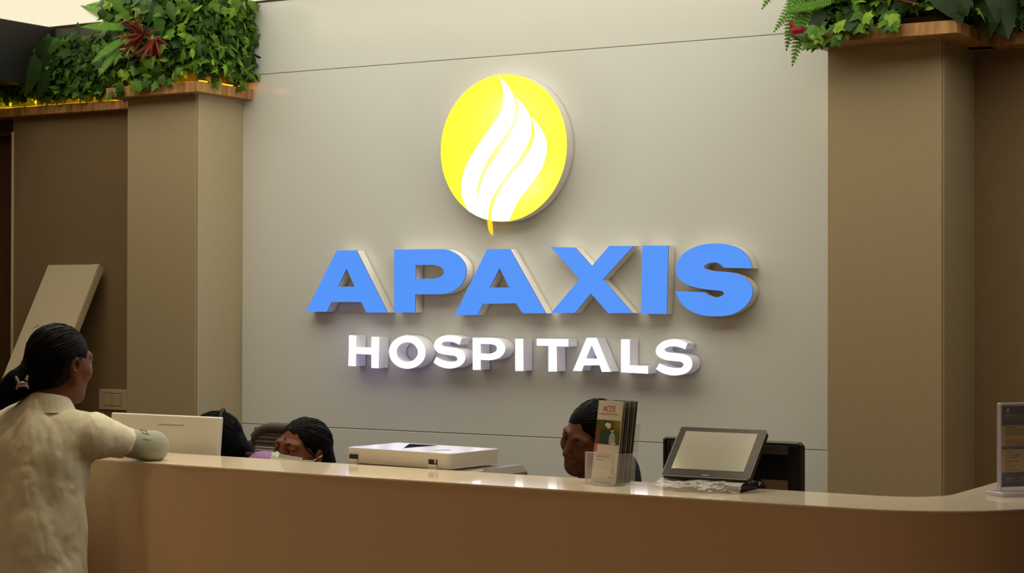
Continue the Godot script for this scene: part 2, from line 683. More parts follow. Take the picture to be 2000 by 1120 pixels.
func pillar(called: String, label: String, x0: float, x1: float, z1: float) -> void:
	var p := thing(called, label, "pillar", Vector3((x0 + x1) * 0.5, 0, z1 * 0.5 - 0.02))
	var o := -p.position
	obj("core", span(Vector3(x0 + 0.012, 0, -0.06) + o, Vector3(x1 - 0.012, TOP, z1 - 0.012) + o), M.seam, p)
	obj("front_panel", span(Vector3(x0, 0, z1 - 0.018) + o, Vector3(x1 - 0.006, TOP, z1) + o, 0.001), M.laminate, p)
	obj("side_panel", span(Vector3(x1 - 0.018, 0, -0.05) + o, Vector3(x1, TOP, z1 - 0.006) + o, 0.001), M.laminate_lit_side, p)
	obj("side_panel", span(Vector3(x0, 0, -0.05) + o, Vector3(x0 + 0.018, TOP, z1 - 0.019) + o, 0.001), M.laminate_lit_side, p)
	obj("corner_trim", span(Vector3(x1 - 0.013, 0, z1 - 0.013) + o, Vector3(x1 - 0.005, TOP, z1 - 0.005) + o), M.brass, p)

func ledge(called: String, label: String, lo: Vector3, hi: Vector3) -> Node3D:
	var c := Vector3((lo.x + hi.x) * 0.5, lo.y, (lo.z + hi.z) * 0.5)
	var t := thing(called, label, "shelf", c)
	obj("shelf_board", span(lo - c, hi - c, 0.0015), M.wood, t)
	return t

func build_pillars() -> void:
	pillar("pillar", "beige laminate pillar left of the sign wall, under the red-tufted greenery", -5.559, WALL_L, 0.298)
	pillar("pillar", "beige laminate pillar right of the sign wall, nearest the camera", -2.354, -1.947, 0.298)
	ledge("wood_ledge", "oak-look plant ledge capping the left pillar", Vector3(-5.622, 2.466, 0.002), Vector3(-5.105, 2.510, 0.365))
	ledge("wood_ledge", "oak-look plant ledge capping the right pillar", Vector3(-2.387, 2.466, 0.002), Vector3(-1.858, 2.509, 0.435))
	ledge("wood_ledge", "long oak-look ledge left of the left pillar, lit amber along its plants", Vector3(-7.60, 2.466, -0.10), Vector3(-5.562, 2.508, 0.0))
	ledge("wood_ledge", "oak-look plant ledge right of the right pillar, at the photo's edge", Vector3(-1.944, 2.466, -0.04), Vector3(-0.6, 2.508, 0.075))

# ------------------------------------------------------------------ the sign
func sign_letter(ch: String, label: String, at: Vector3, text: String, hole: String, depth: float, face: Material, edge: Material, group: String) -> void:
	var t := thing("sign_letter", label, "sign letter", at, 0.0, group)
	var o := outline(text)
	var h := outline(hole) if hole != "" else PackedVector2Array()
	var st := begin()
	face_mesh(st, o, h, depth)
	obj("lit_face", st.commit(), face, t)
	st = begin()
	var side := depth - (0.004 if edge != face else 0.0003)
	rim_mesh(st, o, 0.0, side)
	if h.size():
		rim_mesh(st, h, 0.0, side, true)
	obj("side_return", st.commit(), M.letter_side if edge != face else M.lit_side, t)
	if edge != face:
		st = begin()
		rim_mesh(st, o, depth - 0.004, depth)
		obj("edge_trim", st.commit(), edge, t)
		if h.size():
			st = begin()
			rim_mesh(st, h, depth - 0.004, depth, true)
			obj("inner_edge_trim", st.commit(), edge, t)
	st = begin()
	face_mesh(st, o, h, 0.0)
	obj("back_plate", st.commit(), M.letter_side, t)

func build_sign() -> void:
	var blue := [
		["A", -4.776, 1.547, "c0,1 c160,258 c262,257 c420,0 c313,0 c287,43 c136,43 c112,2", "c212,181 c168,107 c253,107", "blue lit capital A at the start of the large word"],
		["P", -4.325, 1.548, "c0,257 c212,256 s268,251 s317,227 s347,190 s347,149 s324,111 s283,85 c223,74 c105,74 c106,0 c1,0", "c107,193 c187,193 s226,185 s243,167 s233,147 c191,137 c108,137", "blue lit capital P, second letter of the large word"],
		["A", -4.029, 1.538, "c0,0 c152,264 c258,262 c421,10 c315,10 c286,49 c133,46 c109,2", "c210,187 c165,111 c254,111", "blue lit capital A between the blue P and the X"],
		["X", -3.587, 1.549, "c0,257 c110,253 c182,182 c257,258 c361,256 c231,131 c358,2 c254,1 c178,76 c108,1 c2,0 c129,132", "", "blue lit capital X in the large word"],
		["I", -3.194, 1.548, "c6,258 c115,256 c109,0 c0,1", "", "blue lit capital I between the X and the blue S"],
		["S", -3.049, 1.541, "c311,176 s293,219 s260,248 s214,264 s154,269 s94,262 s40,238 s10,206 s2,175 s10,145 s37,122 s78,108 s121,100 s161,96 s188,93 s197,85 s189,76 s165,70 s138,76 c120,89 c0,93 s20,53 s57,22 s108,4 s161,0 s221,5 s267,25 s299,56 s312,92 s304,119 s280,143 s244,158 s201,164 s161,167 s134,171 s118,178 s121,189 s138,197 s158,199 s178,194 c197,179", "", "blue lit capital S at the end of the large word"]]
	for b in blue:
		sign_letter(b[0], b[5], Vector3(b[1], b[2], 0.006), b[3], b[4], 0.052, M.blue_face, M.blue_edge, "blue letters of the large word")
	var white := [
		["H", -4.541, 1.319, "c3,133 c40,132 c38,84 c116,84 c118,128 c155,127 c152,0 c116,1 c116,55 c38,58 c37,6 c0,7", "", "white lit capital H starting the lower word"],
		["O", -4.337, 1.32, "s179,69 s167,102 s135,126 s90,135 s45,125 s12,100 s0,66 s13,32 s46,8 s91,0 s135,10 s168,35", "s143,68 s135,88 s116,103 s90,108 s63,102 s44,87 s37,66 s44,46 s63,32 s90,27 s116,33 s136,48", "white lit round capital O in the lower word"],
		["S", -4.119, 1.325, "c134,121 s102,131 s71,133 s32,125 s9,108 s2,90 s11,71 s36,59 s72,54 s102,51 s114,40 s107,30 s76,27 s41,33 c13,45 c0,23 s32,7 s76,0 s120,9 s144,26 s151,48 s139,71 s111,81 s78,85 s47,89 s38,97 s49,107 s78,108 s102,104 c123,96", "", "white lit capital S between the O and the white P"],
		["P", -3.933, 1.322, "c0,127 c81,128 s127,119 s151,88 s132,55 c85,40 c37,41 c37,1 c1,0", "c37,104 c76,104 s104,100 s114,88 s106,73 c76,64 c37,65", "white lit capital P in the lower word"],
		["I", -3.736, 1.322, "c0,125 c36,126 c37,1 c1,0", "", "white lit capital I between the white P and the T"],
		["T", -3.639, 1.323, "c0,126 c141,126 c141,98 c89,98 c90,1 c53,0 c53,99 c1,100", "", "white lit capital T in the lower word"],
		["A", -3.477, 1.327, "c0,1 c60,128 c103,128 c163,1 c126,0 c116,25 c47,23 c38,1", "c82,102 c56,49 c106,49", "white lit capital A between the T and the L"],
		["L", -3.269, 1.324, "c0,127 c37,127 c37,29 c114,28 c114,0 c0,3", "", "white lit capital L in the lower word"],
		["S", -3.122, 1.32, "c130,120 s101,131 s73,135 s34,127 s8,109 s0,88 s10,70 s38,58 s73,54 s105,51 s115,41 s107,30 s80,27 s46,32 c14,43 c1,22 s35,6 s77,0 s120,8 s144,26 s150,48 s141,68 s114,79 s77,83 s46,86 s35,96 s50,106 s73,109 s99,105 c121,98", "", "white lit capital S at the end of the lower word"]]
	for b in white:
		sign_letter(b[0], b[5], Vector3(b[1], b[2], 0.006), b[3], b[4], 0.069, M.white_face, M.white_face, "white letters of the lower word")
	# the round emblem: yellow lit drum with a white flame in three tongues and a stem
	var t := thing("sign_emblem", "round yellow lit emblem with white three-tongued flame above the letters", "sign", Vector3(-3.8067, 2.1996, 0.006))
	var disc := PackedVector2Array()
	for k in 96:
		disc.append(Vector2(cos(TAU * k / 96), sin(TAU * k / 96)) * 0.291)
	var st := begin()
	face_mesh(st, disc, PackedVector2Array(), 0.052)
	obj("yellow_face", st.commit(), M.yellow_face, t)
	st = begin()
	rim_mesh(st, disc, 0.0, 0.0515)
	face_mesh(st, disc, PackedVector2Array(), 0.0)
	obj("drum_side", st.commit(), M.letter_side, t)
	for f in ["c-14,282 s26,243 s52,196 s60,150 s45,99 s11,49 s-35,-1 s-80,-58 s-107,-116 s-119,-174 c-116,-240 c-114,-267 c-147,-250 s-161,-239 s-185,-192 s-189,-133 s-169,-68 s-127,-4 s-81,53 s-35,103 s-4,147 s5,199 s1,251", "c62,197 s101,158 s128,108 s131,57 s113,6 s72,-51 s19,-107 s-27,-164 s-57,-222 c-67,-282 c-114,-267 s-115,-250 s-112,-201 s-101,-149 s-73,-91 s-31,-34 s11,17 s49,67 s71,111 s75,156", "c134,114 s169,77 s195,35 s202,-11 s191,-61 s162,-112 s117,-162 s72,-212 s42,-263 c31,-288 c-51,-286 s-38,-222 s-11,-171 s34,-120 s87,-64 s128,-14 s148,37 s148,75"]:
		var o := outline(f)
		st = begin()
		face_mesh(st, o, PackedVector2Array(), 0.056)
		rim_mesh(st, o, 0.052, 0.056)
		obj("flame_tongue", st.commit(), M.flame_face, t)
	var so := outline("c-68,-280 c-51,-282 s-48,-313 c-47,-344 s-60,-326 s-66,-303")
	st = begin()
	face_mesh(st, so, PackedVector2Array(), 0.056)
	rim_mesh(st, so, 0.045, 0.056)
	face_mesh(st, so, PackedVector2Array(), 0.045)
	obj("flame_stem", st.commit(), M.stem_face, t)
	# added lamps in front of the flame whiten the yellow face round it
	for p in [Vector3(0.02, 0.12, 0.10), Vector3(0.03, 0.0, 0.10), Vector3(-0.05, -0.11, 0.10), Vector3(0.07, -0.13, 0.10)]:
		lamp(t.position + p, Color(1.0, 0.99, 0.95), 0.032, 0.035)
	area(Vector3(-3.77, 1.385, 0.085), Vector2(1.55, 0.12), Vector3(0, 0, 1), Color(0.95, 0.95, 1.0), 0.04)
	for p in [Vector3(-4.46, 1.345, 0.13), Vector3(-4.24, 1.33, 0.13), Vector3(-4.56, 1.42, 0.13)]:  # added bluish lamps for the haze round the first white letters
		lamp(p, Color(0.62, 0.64, 1.0), 0.0022, 0.08)
	area(Vector3(-3.75, 1.676, 0.068), Vector2(2.0, 0.25), Vector3(0, 0, 1), Color(0.33, 0.60, 1.0), 0.16)

func lamp(at: Vector3, c: Color, e: float, size := 0.05) -> void:
	var l := OmniLight3D.new()
	l.name = numbered("glow_light")
	add_child(l)
	l.position = at
	l.light_color = c
	l.light_energy = e
	l.light_size = size
	l.omni_range = 20.0
	l.omni_attenuation = 2.0
	l.shadow_enabled = true

func area(at: Vector3, size: Vector2, dir: Vector3, c: Color, e: float) -> void:
	var l := AreaLight3D.new()
	l.name = numbered("panel_light")
	add_child(l)
	l.position = at
	l.basis = Basis.looking_at(dir, Vector3.UP if absf(dir.y) < 0.9 else Vector3.FORWARD)
	l.area_size = size
	l.light_color = c
	l.light_energy = e
	l.area_range = 20.0
	l.shadow_enabled = true

# ------------------------------------------------------------------ the counter
func build_counter() -> void:
	var outer := [Vector2(-5.2, 1.90), Vector2(-4.6, 1.955), Vector2(-4.13, 1.998), Vector2(-3.73, 2.022), Vector2(-3.16, 2.039), Vector2(-2.5, 2.045), Vector2(-1.93, 2.05), Vector2(-1.72, 2.049)]
	for k in 13:   # the outer corner
		var a := PI / 2 * k / 12.0
		outer.append(Vector2(-1.60 + 0.405 * sin(a), 1.645 + 0.404 * cos(a)))
	outer.append(Vector2(-1.195, 0.9))
	outer.append(Vector2(-1.195, 0.0))
	var inner := [Vector2(-1.497, 0.0), Vector2(-1.497, 0.9), Vector2(-1.497, 1.50)]
	for k in 9:
		var a := PI / 2 * k / 8.0
		inner.append(Vector2(-1.637 + 0.14 * cos(a), 1.602 + 0.14 * sin(a)))
	inner.append_array([Vector2(-1.84, 1.742), Vector2(-2.6, 1.742), Vector2(-3.3, 1.722), Vector2(-4.0, 1.705), Vector2(-4.6, 1.66), Vector2(-5.2, 1.61)])
	var t := thing("reception_counter", "long curved reception counter with glossy cream top and brown front", "counter", Vector3(-3.2, 0, 1.85))
	var shift := Vector2(3.2, 1.85)
	var make := func(out_in: float, y0: float, y1: float) -> ArrayMesh:
		var loop := PackedVector2Array()
		for p: Vector2 in outer:
			loop.append(Vector2(p.x + shift.x, -(p.y - shift.y)))
		for p: Vector2 in inner:
			loop.append(Vector2(p.x + shift.x, -(p.y - shift.y)))
		if out_in > 0.0:
			loop = Geometry2D.offset_polygon(loop, -out_in)[0]
		return plan_plate(loop, y0, y1)
	obj("countertop", make.call(0.0, CT - 0.006, CT - 0.0015), M.counter_top, t)
	obj("countertop_surface", make.call(0.0025, CT - 0.0015, CT), M.counter_top, t)
	obj("front_panel", make.call(0.001, 0.08, CT - 0.006), M.counter_front, t)
	obj("plinth", make.call(0.03, 0.0, 0.08), M.plastic_dark, t)
	var d := thing("office_desk", "low working desk behind the curved counter", "desk", Vector3(-3.3, 0, 1.56))
	obj("desk_top", span(Vector3(-1.6, 0.72, -0.14), Vector3(1.7, 0.75, 0.14), 0.003), M.desk, d)
	for x in [-1.5, 0.0, 1.6]:
		obj("leg", span(Vector3(x, 0, -0.12), Vector3(x + 0.04, 0.72, 0.12), 0.003), M.desk, d)

# ------------------------------------------------------------------ things on and behind the counter
func words(text: String, size: float, m: Material, parent: Node, at: Vector3, called := "print_line", left := true) -> void:
	var f := SystemFont.new()
	f.font_names = PackedStringArray(["Droid Sans"])
	var t := TextMesh.new()
	t.font = f
	t.text = text
	t.font_size = 48
	t.pixel_size = size / 48.0
	t.depth = 0.0003
	t.horizontal_alignment = HORIZONTAL_ALIGNMENT_LEFT if left else HORIZONTAL_ALIGNMENT_CENTER
	obj(called, t, m, parent).position = at

func build_monitor_white() -> void:
	var t := thing("desktop_monitor", "white desktop monitor seen from behind, beside the standing woman's arm", "monitor", Vector3(-4.155, 0.75, 1.62))
	var tilt := Transform3D(Basis(Vector3.RIGHT, -0.10), Vector3(0, 0.30, 0.02))
	var st := begin()
	bx(st, Vector3.ZERO, Vector3(0.475, 0.335, 0.020), 0.004, tilt)
	obj("back_shell", st.commit(), M.plastic_white, t)
	obj("vent_slot", box(Vector3(0.03, 0.135, 0.0102), Vector3(0.11, 0.0018, 0.001), 0, tilt), M.slot_line, t)
	obj("screen", box(Vector3(0, 0, -0.0105), Vector3(0.455, 0.30, 0.001), 0, tilt), M.plastic_black, t)
	obj("stand", span(Vector3(-0.05, 0.01, -0.02), Vector3(0.05, 0.2, -0.005), 0.003), M.plastic_white, t)
	obj("foot", span(Vector3(-0.12, 0, -0.11), Vector3(0.12, 0.012, 0.06), 0.004), M.plastic_white, t)

func build_printer() -> void:
	var t := thing("printer", "white flat-lidded printer with two black rear hinges behind the counter", "printer", Vector3(-3.165, 0.75, 1.575), -0.1)
	obj("body", span(Vector3(-0.205, 0.0, -0.13), Vector3(0.205, 0.345, 0.10), 0.01), M.plastic_white, t)
	var lid := begin()
	var o := PackedVector2Array()
	for c in [[0.182, 0.102, 0.0], [-0.192, 0.112, PI / 2], [-0.192, -0.112, PI], [0.192, -0.112, PI * 1.5]]:
		var r := 0.022 if c[2] == 0.0 else 0.010
		for k in 7:
			var a: float = c[2] + PI / 2 * k / 6.0
			o.append(Vector2(c[0] + cos(a) * r, -(c[1] + sin(a) * r)))
	obj("lid", plan_plate(o, 0.350, 0.3945), M.plastic_white, t)
	var top: PackedVector2Array = Geometry2D.offset_polygon(o, -0.002)[0]
	obj("lid_top", plan_plate(top, 0.3945, 0.3960), M.gloss_lilac_tint, t)
	for x in [-0.172, 0.142]:
		obj("hinge", span(Vector3(x - 0.016, 0.33, 0.115), Vector3(x + 0.016, 0.3615, 0.129), 0.001), M.plastic_white, t)
		obj("hinge_gap", span(Vector3(x - 0.016, 0.3615, 0.118), Vector3(x + 0.016, 0.376, 0.1265), 0.0), M.plastic_black, t)
	obj("hinge_tab", span(Vector3(0.1490, 0.3660, 0.1255), Vector3(0.1545, 0.3765, 0.1275)), M.plastic_white, t)
	var slot := Transform3D(Basis(Vector3.UP, 0.95), Vector3(0.10, 0.3962, 0.03))
	obj("lid_slot", box(Vector3.ZERO, Vector3(0.052, 0.0006, 0.007), 0, slot), M.matte_black, t)
	var st := begin()
	var q := [Vector3(-0.135, 0.3964, -0.098), Vector3(-0.025, 0.3964, -0.105), Vector3(-0.04, 0.3964, 0.045)]
	tri(st, q[0], q[1], q[2], Vector3.UP)
	obj("dark_patch", st.commit(), M.matte_black, t)  # flat dark triangle on the lid top
	# grey side tray at the right
	st = begin()
	bx(st, Vector3(0.235, 0.30, -0.10), Vector3(0.06, 0.09, 0.2), 0.02)
	obj("side_tray", st.commit(), M.plastic_grey, t)

func build_pos() -> void:
	var t := thing("black_monitor", "black monitor seen from behind, partly hidden by the tilted tablet screen", "monitor", Vector3(-2.10, 0.75, 1.655))
	obj("back_shell", span(Vector3(-0.203, 0.25, -0.03), Vector3(0.207, 0.470, -0.005), 0.012), M.plastic_black, t)
	var st := begin()
	for s in [[-0.205, -0.193], [0.197, 0.209]]:
		bx(st, Vector3((s[0] + s[1]) / 2, 0.355, 0.001), Vector3(0.012, 0.225, 0.014), 0.004)
	bx(st, Vector3(0.002, 0.4655, 0.001), Vector3(0.404, 0.010, 0.014), 0.004)
	obj("rim", st.commit(), M.plastic_black, t)
	obj("vent_band", span(Vector3(-0.185, 0.435, -0.006), Vector3(0.165, 0.457, -0.001), 0.002), M.vent_grey, t)
	obj("screen", span(Vector3(-0.195, 0.26, -0.032), Vector3(0.195, 0.46, -0.0302)), M.plastic_black, t)
	obj("housing", span(Vector3(-0.12, 0.12, -0.02), Vector3(0.10, 0.36, 0.012), 0.01), M.plastic_black, t)
	obj("rating_label", span(Vector3(0.09, 0.335, -0.003), Vector3(0.165, 0.366, -0.001), 0.0), M.label_beige, t)
	obj("stand", span(Vector3(-0.06, 0.01, -0.04), Vector3(0.05, 0.25, 0.0), 0.005), M.plastic_black, t)
	obj("foot", span(Vector3(-0.13, 0, -0.12), Vector3(0.12, 0.014, 0.0), 0.004), M.plastic_black, t)

	# tilted tablet display on the counter
	var d := thing("tablet_display", "tilted touch screen in a dark grey bezel on the counter", "screen", Vector3(-2.0795, CT, 1.81))
	var lean := atan2(0.12, 0.123)
	var f := Transform3D(Basis(Vector3.RIGHT, -lean), Vector3(0, 0.0965, 0.0))
	var w := 0.254
	var h := 0.172
	obj("shell", box(Vector3(0, 0, -0.013), Vector3(w, h, 0.022), 0.007, f), M.plastic_black, d)
	st = begin()
	for s: float in [-1.0, 1.0]:
		bx(st, Vector3(s * (w / 2 - 0.0015), 0, -0.0015), Vector3(0.003, h - 0.008, 0.003), 0.001, f)
		bx(st, Vector3(0, s * (h / 2 - 0.0015), -0.0015), Vector3(w - 0.008, 0.003, 0.003), 0.001, f)
	obj("rim", st.commit(), M.bezel_edge, d)
	obj("bezel", box(Vector3(0, 0, -0.0012), Vector3(w - 0.006, h - 0.006, 0.003), 0.0005, f), M.bezel, d)
	obj("glass_screen", box(Vector3(0, 0.004, 0.0006), Vector3(w - 0.045, h - 0.042, 0.0006), 0, f), M.screen, d)
	var mark := Node3D.new()
	mark.name = "maker_mark"
	d.add_child(mark)
	mark.transform = f
	obj("print_line", box(Vector3(0, -0.079, 0.0007), Vector3(0.022, 0.003, 0.0004)), M.bezel_edge, mark)
	obj("neck", box(Vector3(0, -0.01, -0.04), Vector3(0.10, 0.05, 0.04), 0.008, f), M.plastic_black, d)
	obj("foot", span(Vector3(-0.10, 0.001, -0.07), Vector3(0.10, 0.022, 0.055), 0.006), M.plastic_black, d)

	# crumpled film round its foot
	st = begin()
	var nz := noise(4.5, 77, 4)
	var grid := {}
	var nu := 54
	var nv := 26
	for i in nu + 1:
		for j in nv + 1:
			var u := float(i) / nu * 2.0 - 1.0
			var v := float(j) / nv
			var ang := v * PI * 0.62
			var swell := 1.0 + 0.22 * nz.get_noise_2d(u * 0.16, v * 0.35 + 3.0)
			var p := Vector3(u * 0.122 + 0.004 * sin(v * 9.0), 0.0, 0.0)
			p.z = 0.02 + 0.085 * cos(ang) * (0.8 + 0.2 * cos(u * 1.3)) * swell
			p.y = 0.026 * sin(ang) * swell + 0.003
			p.y += 0.007 * nz.get_noise_2d(u * 0.30 + v * 0.25, v * 0.9)
			p.z += 0.012 * nz.get_noise_2d(u * 0.45 + 9.0, v * 0.6)
			p.y = maxf(p.y, 0.001)
			grid[Vector2i(i, j)] = p
	for i in nu:
		for j in nv:
			var a: Vector3 = grid[Vector2i(i, j)]
			var b: Vector3 = grid[Vector2i(i + 1, j)]
			var c: Vector3 = grid[Vector2i(i + 1, j + 1)]
			var e: Vector3 = grid[Vector2i(i, j + 1)]
			var n := (c - a).cross(b - a).normalized()
			n = n if n.dot(Vector3(0, 0.5, 1)) > 0 else -n
			tri(st, a, b, c, n)
			tri(st, a, c, e, n)
	var film := obj("plastic_wrap", st.commit(), M.film)
	film.position = Vector3(-2.085, CT, 1.815)
	tag(film, "crumpled clear plastic wrap bunched under the tilted touch screen", "plastic wrap")

func brochure_picture() -> ImageTexture:
	var im := Image.create(96, 128, false, Image.FORMAT_RGB8)
	var n := noise(0.05, 6, 3)
	for y in 128:
		for x in 96:
			var g := n.get_noise_2d(x, y * 0.5) * 0.5 + 0.5
			var c := Color(0.20 + 0.20 * g, 0.24 + 0.18 * g, 0.12)
			if x > 60:
				c = c.lerp(Color(0.68, 0.62, 0.12), clampf((x - 60) / 40.0, 0, 1) * clampf(1.2 - y / 70.0, 0, 1))
			var e := func(cx: float, cy: float, rx: float, ry: float) -> bool:
				return pow((x - cx) / rx, 2) + pow((y - cy) / ry, 2) < 1.0
			if e.call(42, 100, 27, 52) and y > 44:
				c = Color(0.17, 0.25, 0.23)                    # dark jacket
			if e.call(66, 102, 12, 40) and y > 62:
				c = Color(0.62, 0.64, 0.64)                    # grey dress
			if e.call(50, 32, 8, 13):
				c = Color(0.88, 0.70, 0.50)
			if e.call(45, 24, 11, 11) and y < 34:
				c = Color(0.86, 0.86, 0.82)                    # silver hair
			if e.call(64, 52, 7, 10):
				c = Color(0.82, 0.60, 0.40)
			if e.call(62, 44, 8, 6):
				c = Color(0.13, 0.08, 0.05)
			if e.call(74, 120, 9, 6):
				c = Color(0.88, 0.68, 0.50)
			if x < 16 and y > 40:
				c = c.lerp(Color(0.55, 0.20, 0.22), 0.6)
			im.set_pixel(x, y, c)
	return ImageTexture.create_from_image(im)

func build_brochures() -> void:
	var at := Vector3(-2.375, CT, 1.85)
	var turn := -0.36
	var h := thing("brochure_holder", "clear acrylic brochure holder standing on the counter", "holder", at, turn)
	obj("base", span(Vector3(-0.056, 0, -0.055), Vector3(0.056, 0.004, 0.05), 0.001), M.acrylic, h)
	obj("front_lip", span(Vector3(-0.056, 0.004, 0.030), Vector3(0.056, 0.085, 0.033), 0.0008), M.acrylic, h)
	for s: float in [-1.0, 1.0]:
		obj("side_wall", span(Vector3(s * 0.056 - 0.0015, 0.004, -0.045), Vector3(s * 0.056 + 0.0015, 0.085, 0.033), 0.0005), M.acrylic, h)
		obj("edge", span(Vector3(s * 0.056 - 0.0017, 0.004, 0.0315), Vector3(s * 0.056 + 0.0017, 0.086, 0.0345)), M.acrylic_edge, h)
	obj("edge", span(Vector3(-0.056, 0.0, 0.048), Vector3(0.056, 0.005, 0.051)), M.acrylic_edge, h)
	obj("edge", span(Vector3(-0.056, 0.085, 0.0300), Vector3(0.056, 0.0862, 0.0332)), M.acrylic_edge, h)
	obj("back_sheet", box(Vector3(0, 0.09, -0.046), Vector3(0.112, 0.17, 0.003), 0.0005, Transform3D(Basis(Vector3.RIGHT, -0.16), Vector3(0, 0, 0.005))), M.acrylic, h)
	var pic := mat("brochure_picture", Color.WHITE, 0.4)
	pic.albedo_texture = brochure_picture()
	pic.texture_repeat = false
	var lean := 0.13
	var dirz := Vector3(sin(turn), 0, cos(turn))
	for k in 7:
		var b: Node3D
		var lab := "folded leaflet seen edge-on, %s behind the front one in the clear holder" % ["", "first", "second", "third", "fourth", "fifth", "last"][k]
		if k == 0:
			lab = "front leaflet with red heading and a picture of a couple"
		b = thing("leaflet", lab, "leaflet", at + dirz * (0.020 - 0.0085 * k) + Vector3(0, 0.005, 0), 0.0, "leaflets stacked in the acrylic holder")
		b.basis = Basis(Vector3.UP, turn) * Basis(Vector3.RIGHT, -lean)
		obj("sheet", span(Vector3(-0.050, 0, -0.003), Vector3(0.050, 0.222 - 0.001 * (k % 3), 0.0), 0.0004), M.paper if k == 0 else (M.paper_edge if k % 2 else M.paper_edge_dark), b)
		if k > 0:
			continue
		var st := begin()
		for v in [[-0.05, 0.104], [0.05, 0.170], [0.05, 0.104], [-0.05, 0.104], [-0.05, 0.170], [0.05, 0.170]]:
			st.set_normal(Vector3(0, 0, 1))
			st.set_uv(Vector2((v[0] + 0.05) / 0.1, 1.0 - (v[1] - 0.104) / 0.066))
			st.add_vertex(Vector3(v[0], v[1], 0.0004))
		obj("picture", st.commit(), pic, b)
		words("ACCE", 0.0215, M.ink_red, b, Vector3(-0.028, 0.201, 0.0005), "heading")
		words("A complete programme of care", 0.0056, M.ink_pink, b, Vector3(-0.045, 0.187, 0.0005))
		obj("pink_tab", span(Vector3(-0.05, 0.082, 0.0), Vector3(-0.038, 0.104, 0.0004)), M.ink_pink, b)
		words("Please ask our reception", 0.0056, M.ink_pink, b, Vector3(-0.036, 0.078, 0.0005))
		words("desk for more details", 0.0056, M.ink_pink, b, Vector3(-0.036, 0.070, 0.0005))
		words("and timings", 0.0056, M.ink_pink, b, Vector3(-0.036, 0.062, 0.0005))
		var fl := outline("c0,12 s3,6 s3,0 s0,-4 s-3,0 s-2,5")
		st = begin()
		face_mesh(st, fl, PackedVector2Array(), 0.0004)
		obj("small_emblem", st.commit(), M.stem_print, b).position = Vector3(0.030, 0.030, 0)
		words("Hospitals", 0.005, M.ink_navy, b, Vector3(0.020, 0.016, 0.0005))

func build_info_stand() -> void:
	var dir := Vector3(sin(0.611), 0, -cos(0.611))
	var left := Vector3(-1.383, CT, 1.585)
	var t := thing("info_stand", "clear acrylic stand with a navy information sheet at the counter's right", "sign stand", left + dir * 0.078, 0.960)
	obj("base", span(Vector3(-0.094, 0, -0.035), Vector3(0.094, 0.012, 0.035), 0.002), M.acrylic_edge, t)
	var g := 0.078
	obj("front_plate", span(Vector3(-g, 0.012, 0.004), Vector3(g, 0.236, 0.007), 0.001), M.acrylic, t)
	obj("back_plate", span(Vector3(-g, 0.012, -0.007), Vector3(g, 0.236, -0.004), 0.001), M.acrylic, t)
	var st := begin()
	for s: float in [-1.0, 1.0]:
		bx(st, Vector3(s * g, 0.124, 0), Vector3(0.005, 0.226, 0.015), 0.001)
	bx(st, Vector3(0, 0.2365, 0), Vector3(2 * g, 0.004, 0.015), 0.001)
	obj("edge", st.commit(), M.acrylic_edge, t)
	var s := thing("info_sheet", "navy and cream printed information sheet inside the clear stand", "poster", t.position, 0.960)
	obj("sheet", span(Vector3(-0.073, 0.022, -0.001), Vector3(0.073, 0.230, 0.001)), M.ink_navy, s)
	for r in [[0.127, 0.180], [0.060, 0.118]]:
		obj("cream_band", span(Vector3(-0.073, r[0], 0.001), Vector3(0.073, r[1], 0.0014)), M.ink_cream, s)
	words("APAXIS HEALTH", 0.0115, M.ink_white, s, Vector3(-0.064, 0.2045, 0.0014), "heading")
	obj("rule", span(Vector3(-0.064, 0.1965, 0.001), Vector3(0.05, 0.1972, 0.0013)), M.ink_white, s)
	var fl := outline("c0,8 s4,2 s3,-4 s0,-7 s-3,-4 s-3,2")
	st = begin()
	face_mesh(st, fl, PackedVector2Array(), 0.0014)
	obj("small_emblem", st.commit(), M.ink_white, s).position = Vector3(-0.052, 0.219, 0)
	var lines := [[0.175, "How it works"], [0.168, "Choose the check that"], [0.162, "suits you and your family"], [0.156, "and book with our team"], [0.143, "Appointments"], [0.137, "Open through the week"], [0.131, "at this reception desk"]]
	for l in lines:
		words(l[1], 0.0062, M.ink_grey, s, Vector3(-0.06, l[0], 0.0018))
	var more := [[0.112, "Includes"], [0.104, "Consultation with"], [0.098, "our specialists"], [0.088, "Blood and heart"], [0.082, "checks"], [0.074, "Diet advice"], [0.066, "Report in a day"]]
	for l in more:
		words(l[1], 0.0062, M.ink_grey, s, Vector3(-0.06, l[0], 0.0018))
	obj("navy_block", span(Vector3(0.005, 0.068, 0.001), Vector3(0.06, 0.108, 0.0018)), M.ink_navy, s)
	words("Support", 0.008, M.ink_cream, s, Vector3(-0.06, 0.044, 0.0014))
	words("Call us", 0.008, M.ink_cream, s, Vector3(-0.01, 0.044, 0.0014))
	obj("rule", span(Vector3(-0.066, 0.036, 0.001), Vector3(0.06, 0.0367, 0.0013)), M.ink_white, s)

